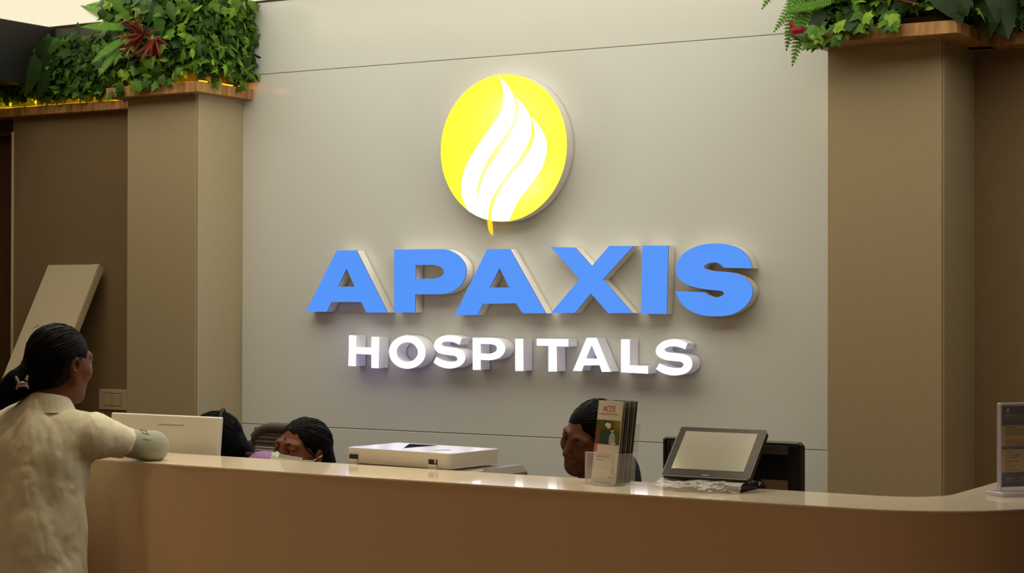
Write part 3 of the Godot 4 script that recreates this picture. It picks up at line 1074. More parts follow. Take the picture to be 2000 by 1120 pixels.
func build_wall_things() -> void:
	var s := thing("light_switch", "beige double light switch on the recessed wall beside the left pillar", "switch", Vector3(-5.97, 1.138, -0.06))
	obj("plate", span(Vector3(-0.085, -0.047, 0), Vector3(0.085, 0.047, 0.008), 0.002), M.switch_plate, s)
	for k in 2:
		obj("rocker_gap", span(Vector3(-0.058 + k * 0.058, -0.030, 0.0075), Vector3(-0.002 + k * 0.058, 0.031, 0.0084)), M.seam, s)
		obj("rocker", box(Vector3(-0.030 + k * 0.058, 0.0, 0.009), Vector3(0.054, 0.056, 0.006), 0.0015, Transform3D(Basis(Vector3.RIGHT, 0.06), Vector3.ZERO)), M.switch_plate, s)
	# board leaning on the recessed wall; its foot stands out in the room
	var b := thing("leaning_board", "long pale cream board leaning on the brown wall behind the standing woman", "board", Vector3(-6.165, 0, 0.940))
	var ang := 0.50
	var len := 1.745 / cos(ang)
	var t := Transform3D(Basis(Vector3.RIGHT, -ang), Vector3.ZERO)
	obj("board", box(Vector3(0, len / 2 + 0.015, 0.0), Vector3(0.318, len - 0.02, 0.044), 0.002, t), M.panel_white, b)
	obj("end_cap", box(Vector3(0.137, len + 0.006, 0.004), Vector3(0.042, 0.006, 0.028), 0.001, t), M.panel_white, b)
	obj("edge_band", box(Vector3(0.1595, len / 2 + 0.015, 0.0), Vector3(0.002, len - 0.024, 0.030), 0, t), M.panel_white, b)

func build_chairs() -> void:
	var t := thing("office_chair", "grey office chair with slatted mesh back between two seated women", "chair", Vector3(-4.445, 0, 0.87), -0.2)
	var fr := begin()
	var loop := []
	for k in 33:
		var a := TAU * k / 32
		var x := 0.235 * signf(cos(a)) * pow(absf(cos(a)), 0.42)
		var y := 0.27 * signf(sin(a)) * pow(absf(sin(a)), 0.5)
		loop.append(Vector3(x, 0.835 + y, -0.19 - 0.10 * (y + 0.2) + 0.25 * x * x))
	tube(fr, loop, [0.020], 8)
	obj("back_frame", fr.commit(), M.mesh_frame, t)
	for k in 46:
		var y := 0.58 + k * 0.0105
		var wv := 0.225 * pow(maxf(1.0 - pow(absf((y - 0.835) / 0.27), 4.0), 0.0), 0.24)
		if y > 1.04:
			continue
		var st := begin()
		var pts := []
		for j in 7:
			var x := wv * (j / 3.0 - 1.0)
			pts.append(Vector3(x, y, -0.19 - 0.10 * (y - 0.635) + 0.25 * x * x))
		tube(st, pts, [0.0040], 5)
		obj("mesh_slat", st.commit(), M.mesh_slat, t)
	var top := begin()
	for j in 4:
		var pts := []
		var y := 1.045 + j * 0.016
		for i in 7:
			var x := 0.20 * (i / 3.0 - 1.0)
			pts.append(Vector3(x, y, -0.19 - 0.10 * (y - 0.635) + 0.25 * x * x))
		tube(top, pts, [0.0105], 6)
	obj("head_band", top.commit(), M.mesh_frame, t)
	chair_base(t)
	for w in [["second", Vector3(-3.76, 0, 1.13), "masked woman"], ["third", Vector3(-2.70, 0, 1.00), "woman behind the leaflets"]]:
		var s := thing("office_stool", "grey swivel stool under the seated %s, hidden by the counter" % w[2], "stool", w[1])
		chair_base(s)

func chair_base(t: Node3D) -> void:
	obj("seat", span(Vector3(-0.23, 0.40, -0.20), Vector3(0.23, 0.455, 0.22), 0.02), M.mesh_frame, t)
	obj("column", lathe([Vector2(0.0, 0.06), Vector2(0.03, 0.06), Vector2(0.03, 0.25), Vector2(0.02, 0.25), Vector2(0.02, 0.40), Vector2(0.0, 0.40)], 14), M.plastic_black, t)
	for k in 5:
		var a := TAU * k / 5
		var st := begin()
		tube(st, [Vector3(0, 0.09, 0), Vector3(cos(a) * 0.27, 0.055, sin(a) * 0.27)], [0.02, 0.014], 6)
		obj("leg", st.commit(), M.plastic_black, t)
		obj("caster", sphere(0.024, 10), M.plastic_black, t).position = Vector3(cos(a) * 0.27, 0.024, sin(a) * 0.27)
	if t.name.begins_with("office_chair"):
		obj("back_post", span(Vector3(-0.03, 0.42, -0.235), Vector3(0.03, 0.62, -0.205), 0.005), M.plastic_black, t)

# ------------------------------------------------------------------ greenery
func leaf(points: String, fold: float, droop: float) -> ArrayMesh:
	# right half outline from stalk to tip; mirrored; folded along the midrib
	var st := begin()
	var half := []
	for w in points.split(" ", false):
		var xy := w.split(",")
		half.append(Vector2(float(xy[0]), float(xy[1])))
	var lift := func(p: Vector2, s: float) -> Vector3:
		return Vector3(p.x * s, p.y, -fold * p.x - droop * p.y * p.y)
	for s: float in [-1.0, 1.0]:
		for i in half.size() - 1:
			var a: Vector2 = half[i]
			var b: Vector2 = half[i + 1]
			var q := [lift.call(Vector2(0, a.y), s), lift.call(a, s), lift.call(b, s), lift.call(Vector2(0, b.y), s)]
			for t in [[0, 1, 2], [0, 2, 3]]:
				var n: Vector3 = (q[t[2]] - q[t[0]]).cross(q[t[1]] - q[t[0]])
				if n.length() < 1e-9:
					continue
				n = n.normalized()
				tri(st, q[t[0]], q[t[1]], q[t[2]], n if n.z > 0 else -n)
	return st.commit()

func frond(length: float, width: float, pairs: int, arch: float) -> ArrayMesh:
	var st := begin()
	var pts := []
	for i in 9:
		var t := i / 8.0
		pts.append(Vector3(0, length * t, -arch * t * t))
	tube(st, pts, [0.0022, 0.002, 0.002, 0.0018, 0.0016, 0.0014, 0.0012, 0.001, 0.0006], 4)
	for i in pairs:
		var t := (i + 0.6) / pairs
		var c := Vector3(0, length * t, -arch * t * t)
		var w := width * (0.55 + 0.9 * t if t < 0.35 else 1.0 - pow((t - 0.35) / 0.65, 1.5) * 0.95)
		var lw := length / pairs * 0.42
		for s: float in [-1.0, 1.0]:
			var tip := c + Vector3(s * w, w * 0.35, -w * 0.18)
			var m := c + Vector3(s * w * 0.55, w * 0.16, -w * 0.03)
			tri(st, c + Vector3(0, lw, 0), m + Vector3(0, lw * 0.9, 0), c - Vector3(0, lw, 0), Vector3(0, 0, 1))
			tri(st, m + Vector3(0, lw * 0.9, 0), m - Vector3(0, lw * 0.9, 0), c - Vector3(0, lw, 0), Vector3(0, 0, 1))
			tri(st, m + Vector3(0, lw * 0.9, 0), tip, m - Vector3(0, lw * 0.9, 0), Vector3(s * 0.2, 0, 1).normalized())
	return st.commit()

var LEAF := {}

func make_leaves() -> void:
	LEAF.ivy = leaf("0.000,0.000 0.010,-0.004 0.024,-0.006 0.017,0.008 0.033,0.022 0.016,0.022 0.012,0.034 0.000,0.058", 0.35, 3.0)
	LEAF.ivy_wide = leaf("0.000,0.000 0.014,-0.010 0.030,-0.002 0.022,0.012 0.034,0.030 0.015,0.030 0.000,0.050", 0.25, 4.0)
	LEAF.oval = leaf("0.000,0.000 0.010,0.010 0.014,0.024 0.011,0.040 0.000,0.058", 0.4, 3.0)
	LEAF.lance = leaf("0.000,0.000 0.006,0.020 0.007,0.050 0.004,0.085 0.000,0.115", 0.6, 2.5)
	LEAF.heart = leaf("0.000,0.012 0.020,-0.008 0.048,0.004 0.062,0.040 0.052,0.085 0.030,0.125 0.000,0.165", 0.3, 1.4)
	LEAF.saw = leaf("0.000,0.000 0.022,0.010 0.020,0.020 0.034,0.030 0.029,0.042 0.038,0.056 0.030,0.066 0.034,0.082 0.024,0.092 0.024,0.108 0.012,0.118 0.000,0.145", 0.25, 1.6)
	LEAF.frond = frond(0.27, 0.042, 22, 0.05)
	LEAF.frond_small = frond(0.17, 0.030, 17, 0.035)

func leaf_pose(n: Vector3, tip_down: float) -> Basis:
	# z axis near the surface normal, y axis (the tip) mostly down or sideways
	var a := rng.randfn(0.0, 0.55)
	var b := rng.randfn(0.0, 0.5)
	var z := (n + Vector3(rng.randfn(0, 0.35), 0.35 + rng.randfn(0, 0.35), rng.randfn(0, 0.35))).normalized()
	var down := Vector3.DOWN.slide(z)
	if down.length() < 0.05:
		down = Vector3.RIGHT.slide(z)
	var y := down.normalized().rotated(z, a * 1.6 if rng.randf() < tip_down else rng.randf_range(-PI, PI))
	y = y.rotated(z.cross(y).normalized(), b * 0.5)
	z = z.slide(y).normalized()
	return Basis(y.cross(z), y, z)

# surfaces: [origin, along, up, normal, share]
func hedge(called: String, label: String, at: Vector3, surfaces: Array, n_parts: int, n_fill: int, kinds: Array, core: Array, sd: int) -> Node3D:
	rng.seed = sd
	var t := thing(called, label, "artificial plants", at)
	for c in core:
		obj("added_backing", span(c[0] - at, c[1] - at), M.added_backing, t)  # dark box added behind the leaves to block light
	var pick := func() -> Array:
		var r := rng.randf()
		for s in surfaces:
			if r < s[4]:
				return s
			r -= s[4]
		return surfaces[0]
	for i in n_parts:
		var s: Array = pick.call()
		var kind: Array = kinds[rng.randi() % kinds.size()]
		var u := rng.randf()
		var v := rng.randf()
		var p: Vector3 = s[0] + s[1] * u + s[2] * v + s[3] * rng.randf_range(0.01, 0.055)
		var o := obj(kind[0], LEAF[kind[1]], M[kind[2]], t)
		var sc := rng.randf_range(0.66, 1.12) * float(kind[3])
		o.transform = Transform3D(leaf_pose(s[3], 0.75).scaled(Vector3(sc, sc, sc)), p - at)
	# what fills in behind: too many small leaves to count
	for kd in [["ivy", "leaf_mid"], ["oval", "leaf_deep"], ["ivy_wide", "leaf_deep"]]:
		var mm := MultiMesh.new()
		mm.transform_format = MultiMesh.TRANSFORM_3D
		mm.mesh = LEAF[kd[0]]
		mm.instance_count = n_fill / 3
		for i in mm.instance_count:
			var s: Array = pick.call()
			var p: Vector3 = s[0] + s[1] * rng.randf() + s[2] * rng.randf() + s[3] * rng.randf_range(-0.03, 0.03)
			var sc := rng.randf_range(0.6, 1.1)
			mm.set_instance_transform(i, Transform3D(leaf_pose(s[3], 0.6).scaled(Vector3(sc, sc, sc)), p - at))
		var mi := MultiMeshInstance3D.new()
		mi.name = part_name("small_leaves", t)
		mi.multimesh = mm
		mi.material_override = M[kd[1]]
		mi.set_meta("kind", "stuff")
		t.add_child(mi)
	return t

func put_leaf(t: Node3D, called: String, kind: String, m: String, p: Vector3, y: Vector3, z: Vector3, sc: float) -> void:
	var o := obj(called, LEAF[kind], M[m], t)
	y = y.normalized()
	z = z.slide(y).normalized()
	o.transform = Transform3D(Basis(y.cross(z), y, z).scaled(Vector3(sc, sc, sc)), p - t.position)

func tuft(called: String, label: String, category: String, at: Vector3, out: Vector3, n: int, m: String, sc: float, sd: int) -> Node3D:
	rng.seed = sd
	var t := thing(called, label, category, at)
	for i in n:
		var dir := (out + Vector3(rng.randfn(0, 0.75), rng.randfn(-0.1, 0.6), rng.randfn(0, 0.3))).normalized()
		put_leaf(t, "spiky_leaf", "lance", m, at + dir * 0.005, dir, Vector3(rng.randfn(), 1, rng.randfn()), sc * rng.randf_range(0.6, 1.1))
	return t

func build_greenery() -> void:
	make_leaves()
	var ivy := [["ivy_leaf", "ivy", "leaf_mid", 1.0], ["ivy_leaf", "ivy", "leaf_light", 0.95], ["ivy_leaf", "ivy_wide", "leaf_mid", 1.0], ["ivy_leaf", "ivy_wide", "leaf_deep", 1.1], ["oval_leaf", "oval", "leaf_light", 0.9], ["oval_leaf", "oval", "leaf_blue", 1.0]]
	# left pillar
	var lp := hedge("pillar_greenery", "dense artificial ivy and ferns on top of the left pillar", Vector3(-5.36, 2.51, 0.25), [
		[Vector3(-5.64, 2.555, 0.345), Vector3(0.56, 0, 0), Vector3(0, 0.335, 0), Vector3(0, 0, 1), 0.52],
		[Vector3(-5.11, 2.56, 0.345), Vector3(0, 0, -0.33), Vector3(0, 0.33, 0), Vector3(1, 0, 0), 0.40],
		[Vector3(-5.62, 2.54, 0.32), Vector3(0, 0, -0.15), Vector3(0, 0.35, 0), Vector3(-1, 0, 0), 0.08]], 298, 2400, ivy,
		[[Vector3(-5.60, 2.56, 0.298), Vector3(-5.167, 2.87, 0.325)], [Vector3(-5.167, 2.56, 0.02), Vector3(-5.135, 2.87, 0.325)]], 11)
	for f in [[Vector3(-5.57, 2.80, 0.36), Vector3(-0.9, 0.45, 0.3), 1.0], [Vector3(-5.50, 2.76, 0.38), Vector3(-0.8, 0.1, 0.5), 1.0], [Vector3(-5.48, 2.72, 0.38), Vector3(-0.8, -0.5, 0.5), 1.0], [Vector3(-5.52, 2.70, 0.38), Vector3(-0.4, -0.8, 0.5), 0.9], [Vector3(-5.47, 2.79, 0.38), Vector3(-0.3, 0.6, 0.5), 0.8], [Vector3(-5.56, 2.86, 0.36), Vector3(-0.9, 0.15, 0.2), 0.9], [Vector3(-5.52, 2.68, 0.36), Vector3(-0.7, -0.7, 0.4), 0.8]]:
		put_leaf(lp, "fern_frond", "frond", "fern", f[0], f[1], Vector3(0.2, 0.4, 1), f[2] * 0.72)
	for f in [[Vector3(-5.30, 2.84, 0.40), Vector3(0.1, -1, 0.15), "saw", "leaf_blue", 1.0], [Vector3(-5.24, 2.85, 0.40), Vector3(0.35, -0.9, 0.15), "saw", "leaf_blue", 0.7], [Vector3(-5.34, 2.87, 0.39), Vector3(-0.2, -1, 0.2), "heart", "leaf_deep", 0.7]]:
		put_leaf(lp, "large_leaf", f[2], f[3], f[0], f[1], Vector3(0, 0.3, 1), f[4])
	# left ledge under the black partition head; its shade put into darker leaf colours
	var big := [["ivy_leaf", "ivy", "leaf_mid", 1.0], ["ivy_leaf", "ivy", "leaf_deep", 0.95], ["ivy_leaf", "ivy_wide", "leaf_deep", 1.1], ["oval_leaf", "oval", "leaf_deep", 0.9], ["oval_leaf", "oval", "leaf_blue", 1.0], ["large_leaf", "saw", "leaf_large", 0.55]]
	var ll := hedge("ledge_greenery", "artificial leaves coloured darker for shade along the ledge left of the left pillar", Vector3(-6.3, 2.508, -0.03), [
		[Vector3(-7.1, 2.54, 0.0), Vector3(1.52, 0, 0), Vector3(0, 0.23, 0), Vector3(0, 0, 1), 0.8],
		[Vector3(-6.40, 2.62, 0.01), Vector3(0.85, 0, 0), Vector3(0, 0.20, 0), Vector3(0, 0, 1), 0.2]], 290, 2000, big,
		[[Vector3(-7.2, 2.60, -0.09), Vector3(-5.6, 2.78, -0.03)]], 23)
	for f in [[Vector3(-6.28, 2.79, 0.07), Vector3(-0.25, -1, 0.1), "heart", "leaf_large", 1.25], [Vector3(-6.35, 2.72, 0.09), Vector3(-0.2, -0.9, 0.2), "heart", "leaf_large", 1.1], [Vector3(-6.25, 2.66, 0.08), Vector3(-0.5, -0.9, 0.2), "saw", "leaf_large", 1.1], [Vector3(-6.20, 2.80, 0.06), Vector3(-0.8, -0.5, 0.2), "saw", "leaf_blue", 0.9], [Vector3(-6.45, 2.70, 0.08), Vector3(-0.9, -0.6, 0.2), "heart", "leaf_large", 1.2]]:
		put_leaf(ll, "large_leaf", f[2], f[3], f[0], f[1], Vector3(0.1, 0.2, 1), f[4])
	# right pillar
	var rp := hedge("pillar_greenery", "artificial ivy, ferns and broad leaves on top of the right pillar", Vector3(-2.12, 2.509, 0.30), [
		[Vector3(-2.40, 2.565, 0.39), Vector3(0.56, 0, 0), Vector3(0, 0.30, 0), Vector3(0, 0, 1), 0.62],
		[Vector3(-1.85, 2.54, 0.40), Vector3(0, 0, -0.36), Vector3(0, 0.34, 0), Vector3(1, 0, 0), 0.23],
		[Vector3(-2.38, 2.53, 0.39), Vector3(0, 0, -0.25), Vector3(0, 0.34, 0), Vector3(-1, 0, 0), 0.15]], 290, 2000, ivy + [["large_leaf", "heart", "leaf_large", 0.7]],
		[[Vector3(-2.35, 2.55, 0.298), Vector3(-1.90, 2.87, 0.36)], [Vector3(-1.947, 2.55, 0.02), Vector3(-1.90, 2.87, 0.36)]], 37)
	for f in [[Vector3(-2.36, 2.66, 0.42), Vector3(-0.25, -1, 0.2), 1.0], [Vector3(-2.39, 2.70, 0.40), Vector3(-0.1, -1, 0.1), 0.9], [Vector3(-2.41, 2.72, 0.38), Vector3(-0.3, -1, 0.0), 1.0], [Vector3(-2.33, 2.70, 0.44), Vector3(-0.6, -0.7, 0.2), 0.9], [Vector3(-2.40, 2.82, 0.38), Vector3(-0.75, -0.9, 0.1), 1.0], [Vector3(-2.20, 2.70, 0.45), Vector3(0.1, -1, 0.2), 0.6], [Vector3(-2.34, 2.62, 0.44), Vector3(-0.1, 0.3, 0.3), 0.7], [Vector3(-2.28, 2.60, 0.45), Vector3(-0.9, -0.1, 0.2), 0.6]]:
		put_leaf(rp, "fern_frond", "frond", "fern", f[0], f[1], Vector3(0.2, 0.25, 1), f[2])
	# sprigs that hang over the edge of the board
	rng.seed = 5
	for c in [[-2.33, 2.50], [-2.25, 2.515], [-2.235, 2.50], [-2.17, 2.52], [-2.155, 2.505], [-2.09, 2.52], [-2.075, 2.505], [-2.335, 2.475], [-2.32, 2.465]]:
		for k in 5:
			var dir := Vector3(rng.randfn(0, 0.8), rng.randfn(-0.6, 0.5), 0.4)
			put_leaf(rp, "ivy_leaf", ["ivy", "ivy_wide", "oval"][k % 3], ["leaf_mid", "leaf_light", "leaf_blue"][rng.randi() % 3], Vector3(c[0] + rng.randfn(0, 0.014), c[1] + rng.randfn(0.006, 0.012), 0.445 + 0.008 * k), dir, Vector3(0, 0.4, 1), 0.85)
	for c in [[-5.53, 2.50, 0.37], [-5.42, 2.51, 0.375], [-5.36, 2.505, 0.375], [-5.29, 2.52, 0.37], [-5.10, 2.515, 0.26], [-5.095, 2.51, 0.10]]:
		for k in 5:
			var dir := Vector3(rng.randfn(0, 0.8), rng.randfn(-0.6, 0.5), 0.3)
			put_leaf(lp, "ivy_leaf", ["ivy", "ivy_wide", "oval"][k % 3], ["leaf_mid", "leaf_deep", "leaf_blue"][rng.randi() % 3], Vector3(c[0] + rng.randfn(0, 0.018), c[1] + rng.randfn(0.005, 0.012), c[2] + 0.006 * k), dir, Vector3(0.3, 0.4, 1), 0.8)
	for f in [[Vector3(-1.92, 2.66, 0.42), Vector3(0.5, -0.8, 0.3), 1.1], [Vector3(-1.86, 2.70, 0.36), Vector3(0.6, -0.9, 0.2), 1.3], [Vector3(-1.83, 2.66, 0.28), Vector3(0.3, -1, 0.3), 1.2], [Vector3(-1.82, 2.62, 0.2), Vector3(0.5, -0.8, 0.5), 1.1], [Vector3(-2.0, 2.68, 0.45), Vector3(-0.2, -1, 0.3), 0.9]]:
		put_leaf(rp, "large_leaf", "heart", "leaf_large", f[0], f[1], Vector3(0.4, 0.3, 1), f[2])
	put_leaf(rp, "bract_leaf", "oval", "bract", Vector3(-2.055, 2.535, 0.455), Vector3(0.1, -1, 0.2), Vector3(0, 0.2, 1), 0.75)
	put_leaf(rp, "bract_leaf", "oval", "leaf_light", Vector3(-2.052, 2.545, 0.453), Vector3(0.0, -1, 0.2), Vector3(0, 0.2, 1), 0.8)
	# right ledge
	hedge("ledge_greenery", "dark broad artificial leaves at the upper right corner of the photo", Vector3(-1.5, 2.508, 0.05), [
		[Vector3(-1.80, 2.54, 0.10), Vector3(1.05, 0, 0), Vector3(0, 0.32, 0), Vector3(0, 0, 1), 1.0]], 120, 700, [["large_leaf", "heart", "leaf_large", 1.2], ["large_leaf", "heart", "leaf_large", 0.9], ["ivy_leaf", "ivy_wide", "leaf_deep", 1.0], ["large_leaf", "saw", "leaf_large", 1.0], ["oval_leaf", "oval", "leaf_deep", 1.1]],
		[[Vector3(-1.84, 2.54, 0.0), Vector3(-0.6, 2.86, 0.06)]], 51)
	tuft("red_bromeliad", "red spiky plant fanning left in the left pillar's greenery", "plant", Vector3(-5.375, 2.72, 0.40), Vector3(-0.9, 0.15, 0.35), 40, "red_leaf", 1.05, 3)
	tuft("red_bromeliad", "brown-red drooping spiky plant just right of the red fan-shaped one", "plant", Vector3(-5.300, 2.70, 0.41), Vector3(0.25, -0.75, 0.4), 18, "red_leaf", 1.05, 4)
	tuft("cream_bromeliad", "small cream and pink spiky flower under the red fan-shaped plant", "plant", Vector3(-5.44, 2.665, 0.41), Vector3(0, -0.1, 0.5), 9, "bract", 0.5, 6)
	tuft("cream_bromeliad", "cream-tipped green sprig at the photo's right edge on the ledge", "plant", Vector3(-1.755, 2.53, 0.11), Vector3(-0.3, 0.0, 0.5), 10, "bract", 0.55, 8)
	tuft("red_bromeliad", "thin brown-red spiky stems at the top of the right pillar's greenery", "plant", Vector3(-2.065, 2.585, 0.46), Vector3(0.1, 0.9, 0.3), 10, "red_leaf", 0.7, 9)
	# red bud hanging at the corner of the right board
	var fl := thing("red_flower", "single red artificial rose bud at the left end of the right plant ledge", "flower", Vector3(-2.400, 2.497, 0.455))
	for k in 9:
		var st := begin()
		var a := TAU * k / 9 * 2.0
		var r := 0.010 + 0.0011 * k
		for i in 4:
			for j in 4:
				var pt := func(u: float, v: float) -> Vector3:
					var aa := a + (u - 0.5) * 1.7
					var rr := r * (0.35 + 1.1 * sin(v * 2.2))
					return Vector3(cos(aa) * rr, (v - 0.45) * 0.040, sin(aa) * rr)
				var p: Array = [pt.call(i / 4.0, j / 4.0), pt.call((i + 1) / 4.0, j / 4.0), pt.call((i + 1) / 4.0, (j + 1) / 4.0), pt.call(i / 4.0, (j + 1) / 4.0)]
				var n: Vector3 = (p[2] - p[0]).cross(p[1] - p[0]).normalized()
				var m: Vector3 = p[0] * Vector3(1, 0, 1)
				quad(st, p[0], p[1], p[2], p[3], n if n.dot(m) > 0 else -n)
		obj("petal", st.commit(), M.flower_red, fl)
	put_leaf(fl, "petal", "oval", "flower_red", fl.position + Vector3(-0.008, 0.018, 0.012), Vector3(-0.6, 1, 0.2), Vector3(0, 0, 1), 0.6)
	# amber LED strips lying on the boards behind the leaves
	for s in [["long amber LED strip glowing at the foot of the left ledge's plants", Vector3(-7.1, 2.508, -0.060), Vector3(-5.64, 2.516, -0.050)], ["amber LED strip glowing under the front of the left pillar's greenery", Vector3(-5.58, 2.510, 0.328), Vector3(-5.16, 2.515, 0.334)], ["short amber LED strip along the wall end of the left pillar's ledge", Vector3(-5.135, 2.511, 0.02), Vector3(-5.127, 2.52, 0.33)]]:
		var c: Vector3 = (s[1] + s[2]) * 0.5
		var t := thing("led_strip", s[0], "LED strip", c)
		obj("glowing_strip", span(s[1] - c, s[2] - c, 0.001), M.amber, t)
	for k in 8:
		lamp(Vector3(-6.95 + 0.17 * k, 2.530, -0.014), Color(1.0, 0.80, 0.06), 0.016, 0.02)
	for p in [Vector3(-5.50, 2.535, 0.35), Vector3(-5.33, 2.535, 0.35), Vector3(-5.19, 2.535, 0.352)]:
		lamp(p, Color(1.0, 0.66, 0.08), 0.002, 0.02)
	lamp(Vector3(-5.118, 2.535, 0.05), Color(1.0, 0.55, 0.2), 0.0016, 0.03)
	lamp(Vector3(-5.118, 2.535, 0.20), Color(1.0, 0.55, 0.1), 0.003, 0.02)

# ------------------------------------------------------------------ people
func head_prims(nose := 1.0) -> Array:   # faces +z, origin between the ears
	var p := [
		ell(Vector3(0, 0.026, -0.012), Vector3(0.074, 0.084, 0.092)),
		ell(Vector3(0, -0.030, 0.020), Vector3(0.060, 0.078, 0.068), 0.03),
		cap(Vector3(0, -0.094, 0.058), Vector3(0, -0.088, 0.050), 0.021, 0.024, 0.025),
		ell(Vector3(0, 0.018, 0.066), Vector3(0.046, 0.020, 0.020), 0.025)]
	for s: float in [-1.0, 1.0]:
		p.append(cap(Vector3(s * 0.048, -0.058, 0.012), Vector3(s * 0.014, -0.094, 0.056), 0.018, 0.018, 0.03))
		p.append(ell(Vector3(s * 0.038, -0.024, 0.058), Vector3(0.022, 0.020, 0.022), 0.03))
		p.append(ell(Vector3(s * 0.031, 0.008, 0.097), Vector3(0.019, 0.012, 0.015), 0.014, 1))
		p.append(cap(Vector3(s * 0.016, 0.029, 0.083), Vector3(s * 0.044, 0.028, 0.071), 0.007, 0.006, 0.014))
		p.append(ell(Vector3(s * 0.031, 0.0145, 0.0775), Vector3(0.0165, 0.0075, 0.0125), 0.005))
		p.append(ell(Vector3(s * 0.031, 0.0005, 0.0765), Vector3(0.0155, 0.0050, 0.0115), 0.006))
		p.append(ell(Vector3(s * 0.0750, -0.004, -0.010), Vector3(0.009, 0.031, 0.019), 0.006, 0, Basis(Vector3.UP, s * 0.35)))
		p.append(ell(Vector3(s * 0.0815, -0.002, -0.006), Vector3(0.005, 0.016, 0.009), 0.004, 1))
	p.append(cap(Vector3(0, 0.014, 0.083), Vector3(0, -0.028, 0.103), 0.0085, 0.0125 * nose, 0.014))
	for s: float in [-1.0, 1.0]:
		p.append(ell(Vector3(s * 0.0125 * nose, -0.033, 0.092), Vector3(0.0085, 0.008, 0.011), 0.008))
	p.append(cap(Vector3(-0.016, -0.061, 0.080), Vector3(0.016, -0.061, 0.080), 0.0075, 0.0075, 0.012))
	p.append(cap(Vector3(-0.013, -0.073, 0.078), Vector3(0.013, -0.073, 0.078), 0.008, 0.008, 0.010))
	p.append(cap(Vector3(-0.021, -0.067, 0.090), Vector3(0.021, -0.067, 0.090), 0.0022, 0.0022, 0.003, 1))
	p.append(cap(Vector3(0, -0.06, -0.022), Vector3(0, -0.175, -0.040), 0.047, 0.050, 0.02))
	return p

func hand_prims(side: float) -> Array:   # palm down, fingers along +z, thumb towards -x*side
	var p := [ell(Vector3(0, 0, 0.045), Vector3(0.038, 0.014, 0.048), 0.01), cap(Vector3(0, 0, -0.02), Vector3(0, 0, 0.02), 0.026, 0.028, 0.02)]
	var lens := [0.068, 0.076, 0.071, 0.056]
	for k in 4:
		var x := side * (-0.028 + 0.0188 * k)
		var b := Vector3(x * 0.95, 0.003, 0.082)
		var m := b + Vector3(x * 0.12, -0.006, lens[k] * 0.5)
		var e := m + Vector3(x * 0.02, -0.020, lens[k] * 0.42)
		p.append(cap(b - Vector3(0, 0.002, 0.03), b, 0.0085, 0.0088, 0.005))
		p.append(cap(b, m, 0.0088, 0.0080, 0.003))
		p.append(cap(m, e, 0.0080, 0.0068, 0.003))
	var t0 := Vector3(side * -0.030, -0.004, 0.020)
	var t1 := Vector3(side * -0.056, -0.010, 0.056)
	p.append(cap(t0, t1, 0.014, 0.0105, 0.012))
	p.append(cap(t1, t1 + Vector3(side * -0.006, -0.012, 0.030), 0.010, 0.008, 0.004))
	return p

func face_details(head: Node3D, closed := false, sides := [-1.0, 1.0]) -> void:
	for s: float in sides:
		var e := obj("eye", sphere(0.0118, 14), M.eye_white, head)
		e.position = Vector3(s * 0.031, 0.0075, 0.0765)
		var ir := obj("iris", sphere(0.0062, 12), M.iris, head)
		ir.position = e.position + Vector3(0.0, -0.002, 0.0068)
		if closed:
			e.scale = Vector3(1, 0.5, 0.9)
			ir.scale = Vector3(1, 0.5, 0.8)
		var st := begin()
		tube(st, [Vector3(s * 0.011, 0.0255, 0.0915), Vector3(s * 0.024, 0.0305, 0.088), Vector3(s * 0.037, 0.0300, 0.0790), Vector3(s * 0.051, 0.0230, 0.064)], [0.0030, 0.0040, 0.0034, 0.0018], 6)
		obj("eyebrow", st.commit(), M.hair, head)
		st = begin()
		tube(st, [Vector3(s * 0.017, 0.0075, 0.0855), Vector3(s * 0.025, 0.0115, 0.0895), Vector3(s * 0.034, 0.0115, 0.0885), Vector3(s * 0.044, 0.0075, 0.080)], [0.0010, 0.0015, 0.0016, 0.0010], 5)
		obj("lash_line", st.commit(), M.iris, head)

func limb(a: Vector3, b: Vector3, c: Vector3, r0: float, r1: float, r2: float, k := 0.02) -> Array:
	return [cap(a, b, r0, r1, k), cap(b, c, r1, r2, k)]

func hand_at(wrist: Vector3, towards: Vector3, up: Vector3, side: float) -> Array:
	var z := towards.normalized()
	var y := up.slide(z).normalized()
	return moved(hand_prims(side), Transform3D(Basis(y.cross(z), y, z), wrist + z * 0.02))

# combed strands lying on the hair: from the hairline over the skull to the gather at the nape
func strands(head: Transform3D, centre: Vector3, r: Vector3, gather: Vector3, n: int, sd: int, front := 0.62) -> ArrayMesh:
	rng.seed = sd
	var st := begin()
	for i in n:
		var a := rng.randf_range(-1.0, 1.0)
		var start := Vector3(sin(a * 1.5), front * (1.0 - absf(a)) + 0.04, 0.93 * cos(a * 1.45)).normalized()
		start = (start + Vector3(rng.randfn(0, 0.04), absf(rng.randfn(0, 0.07)), rng.randfn(0, 0.04))).normalized()
		var end := (gather + Vector3(rng.randfn(0, 0.12), rng.randfn(0, 0.10), rng.randfn(0, 0.06))).normalized()
		var from := rng.randf_range(0.0, 0.35)
		var pts := []
		for k in 9:
			var d := start.slerp(end, lerpf(from, 1.0, k / 8.0))
			pts.append(head * (centre + d * r * (1.006 + 0.010 * sin(i * 1.7 + k * 0.8))))
		tube(st, pts, [0.0008, 0.0022, 0.0026, 0.0026, 0.0026, 0.0026, 0.0026, 0.0022, 0.001], 4)
	return st.commit()

func creases() -> FastNoiseLite:
	var f := noise(3.4, 48, 3)
	f.fractal_type = FastNoiseLite.FRACTAL_RIDGED
	f.fractal_gain = 0.45
	f.domain_warp_enabled = true
	f.domain_warp_amplitude = 0.06
	f.domain_warp_frequency = 4.0
	return f

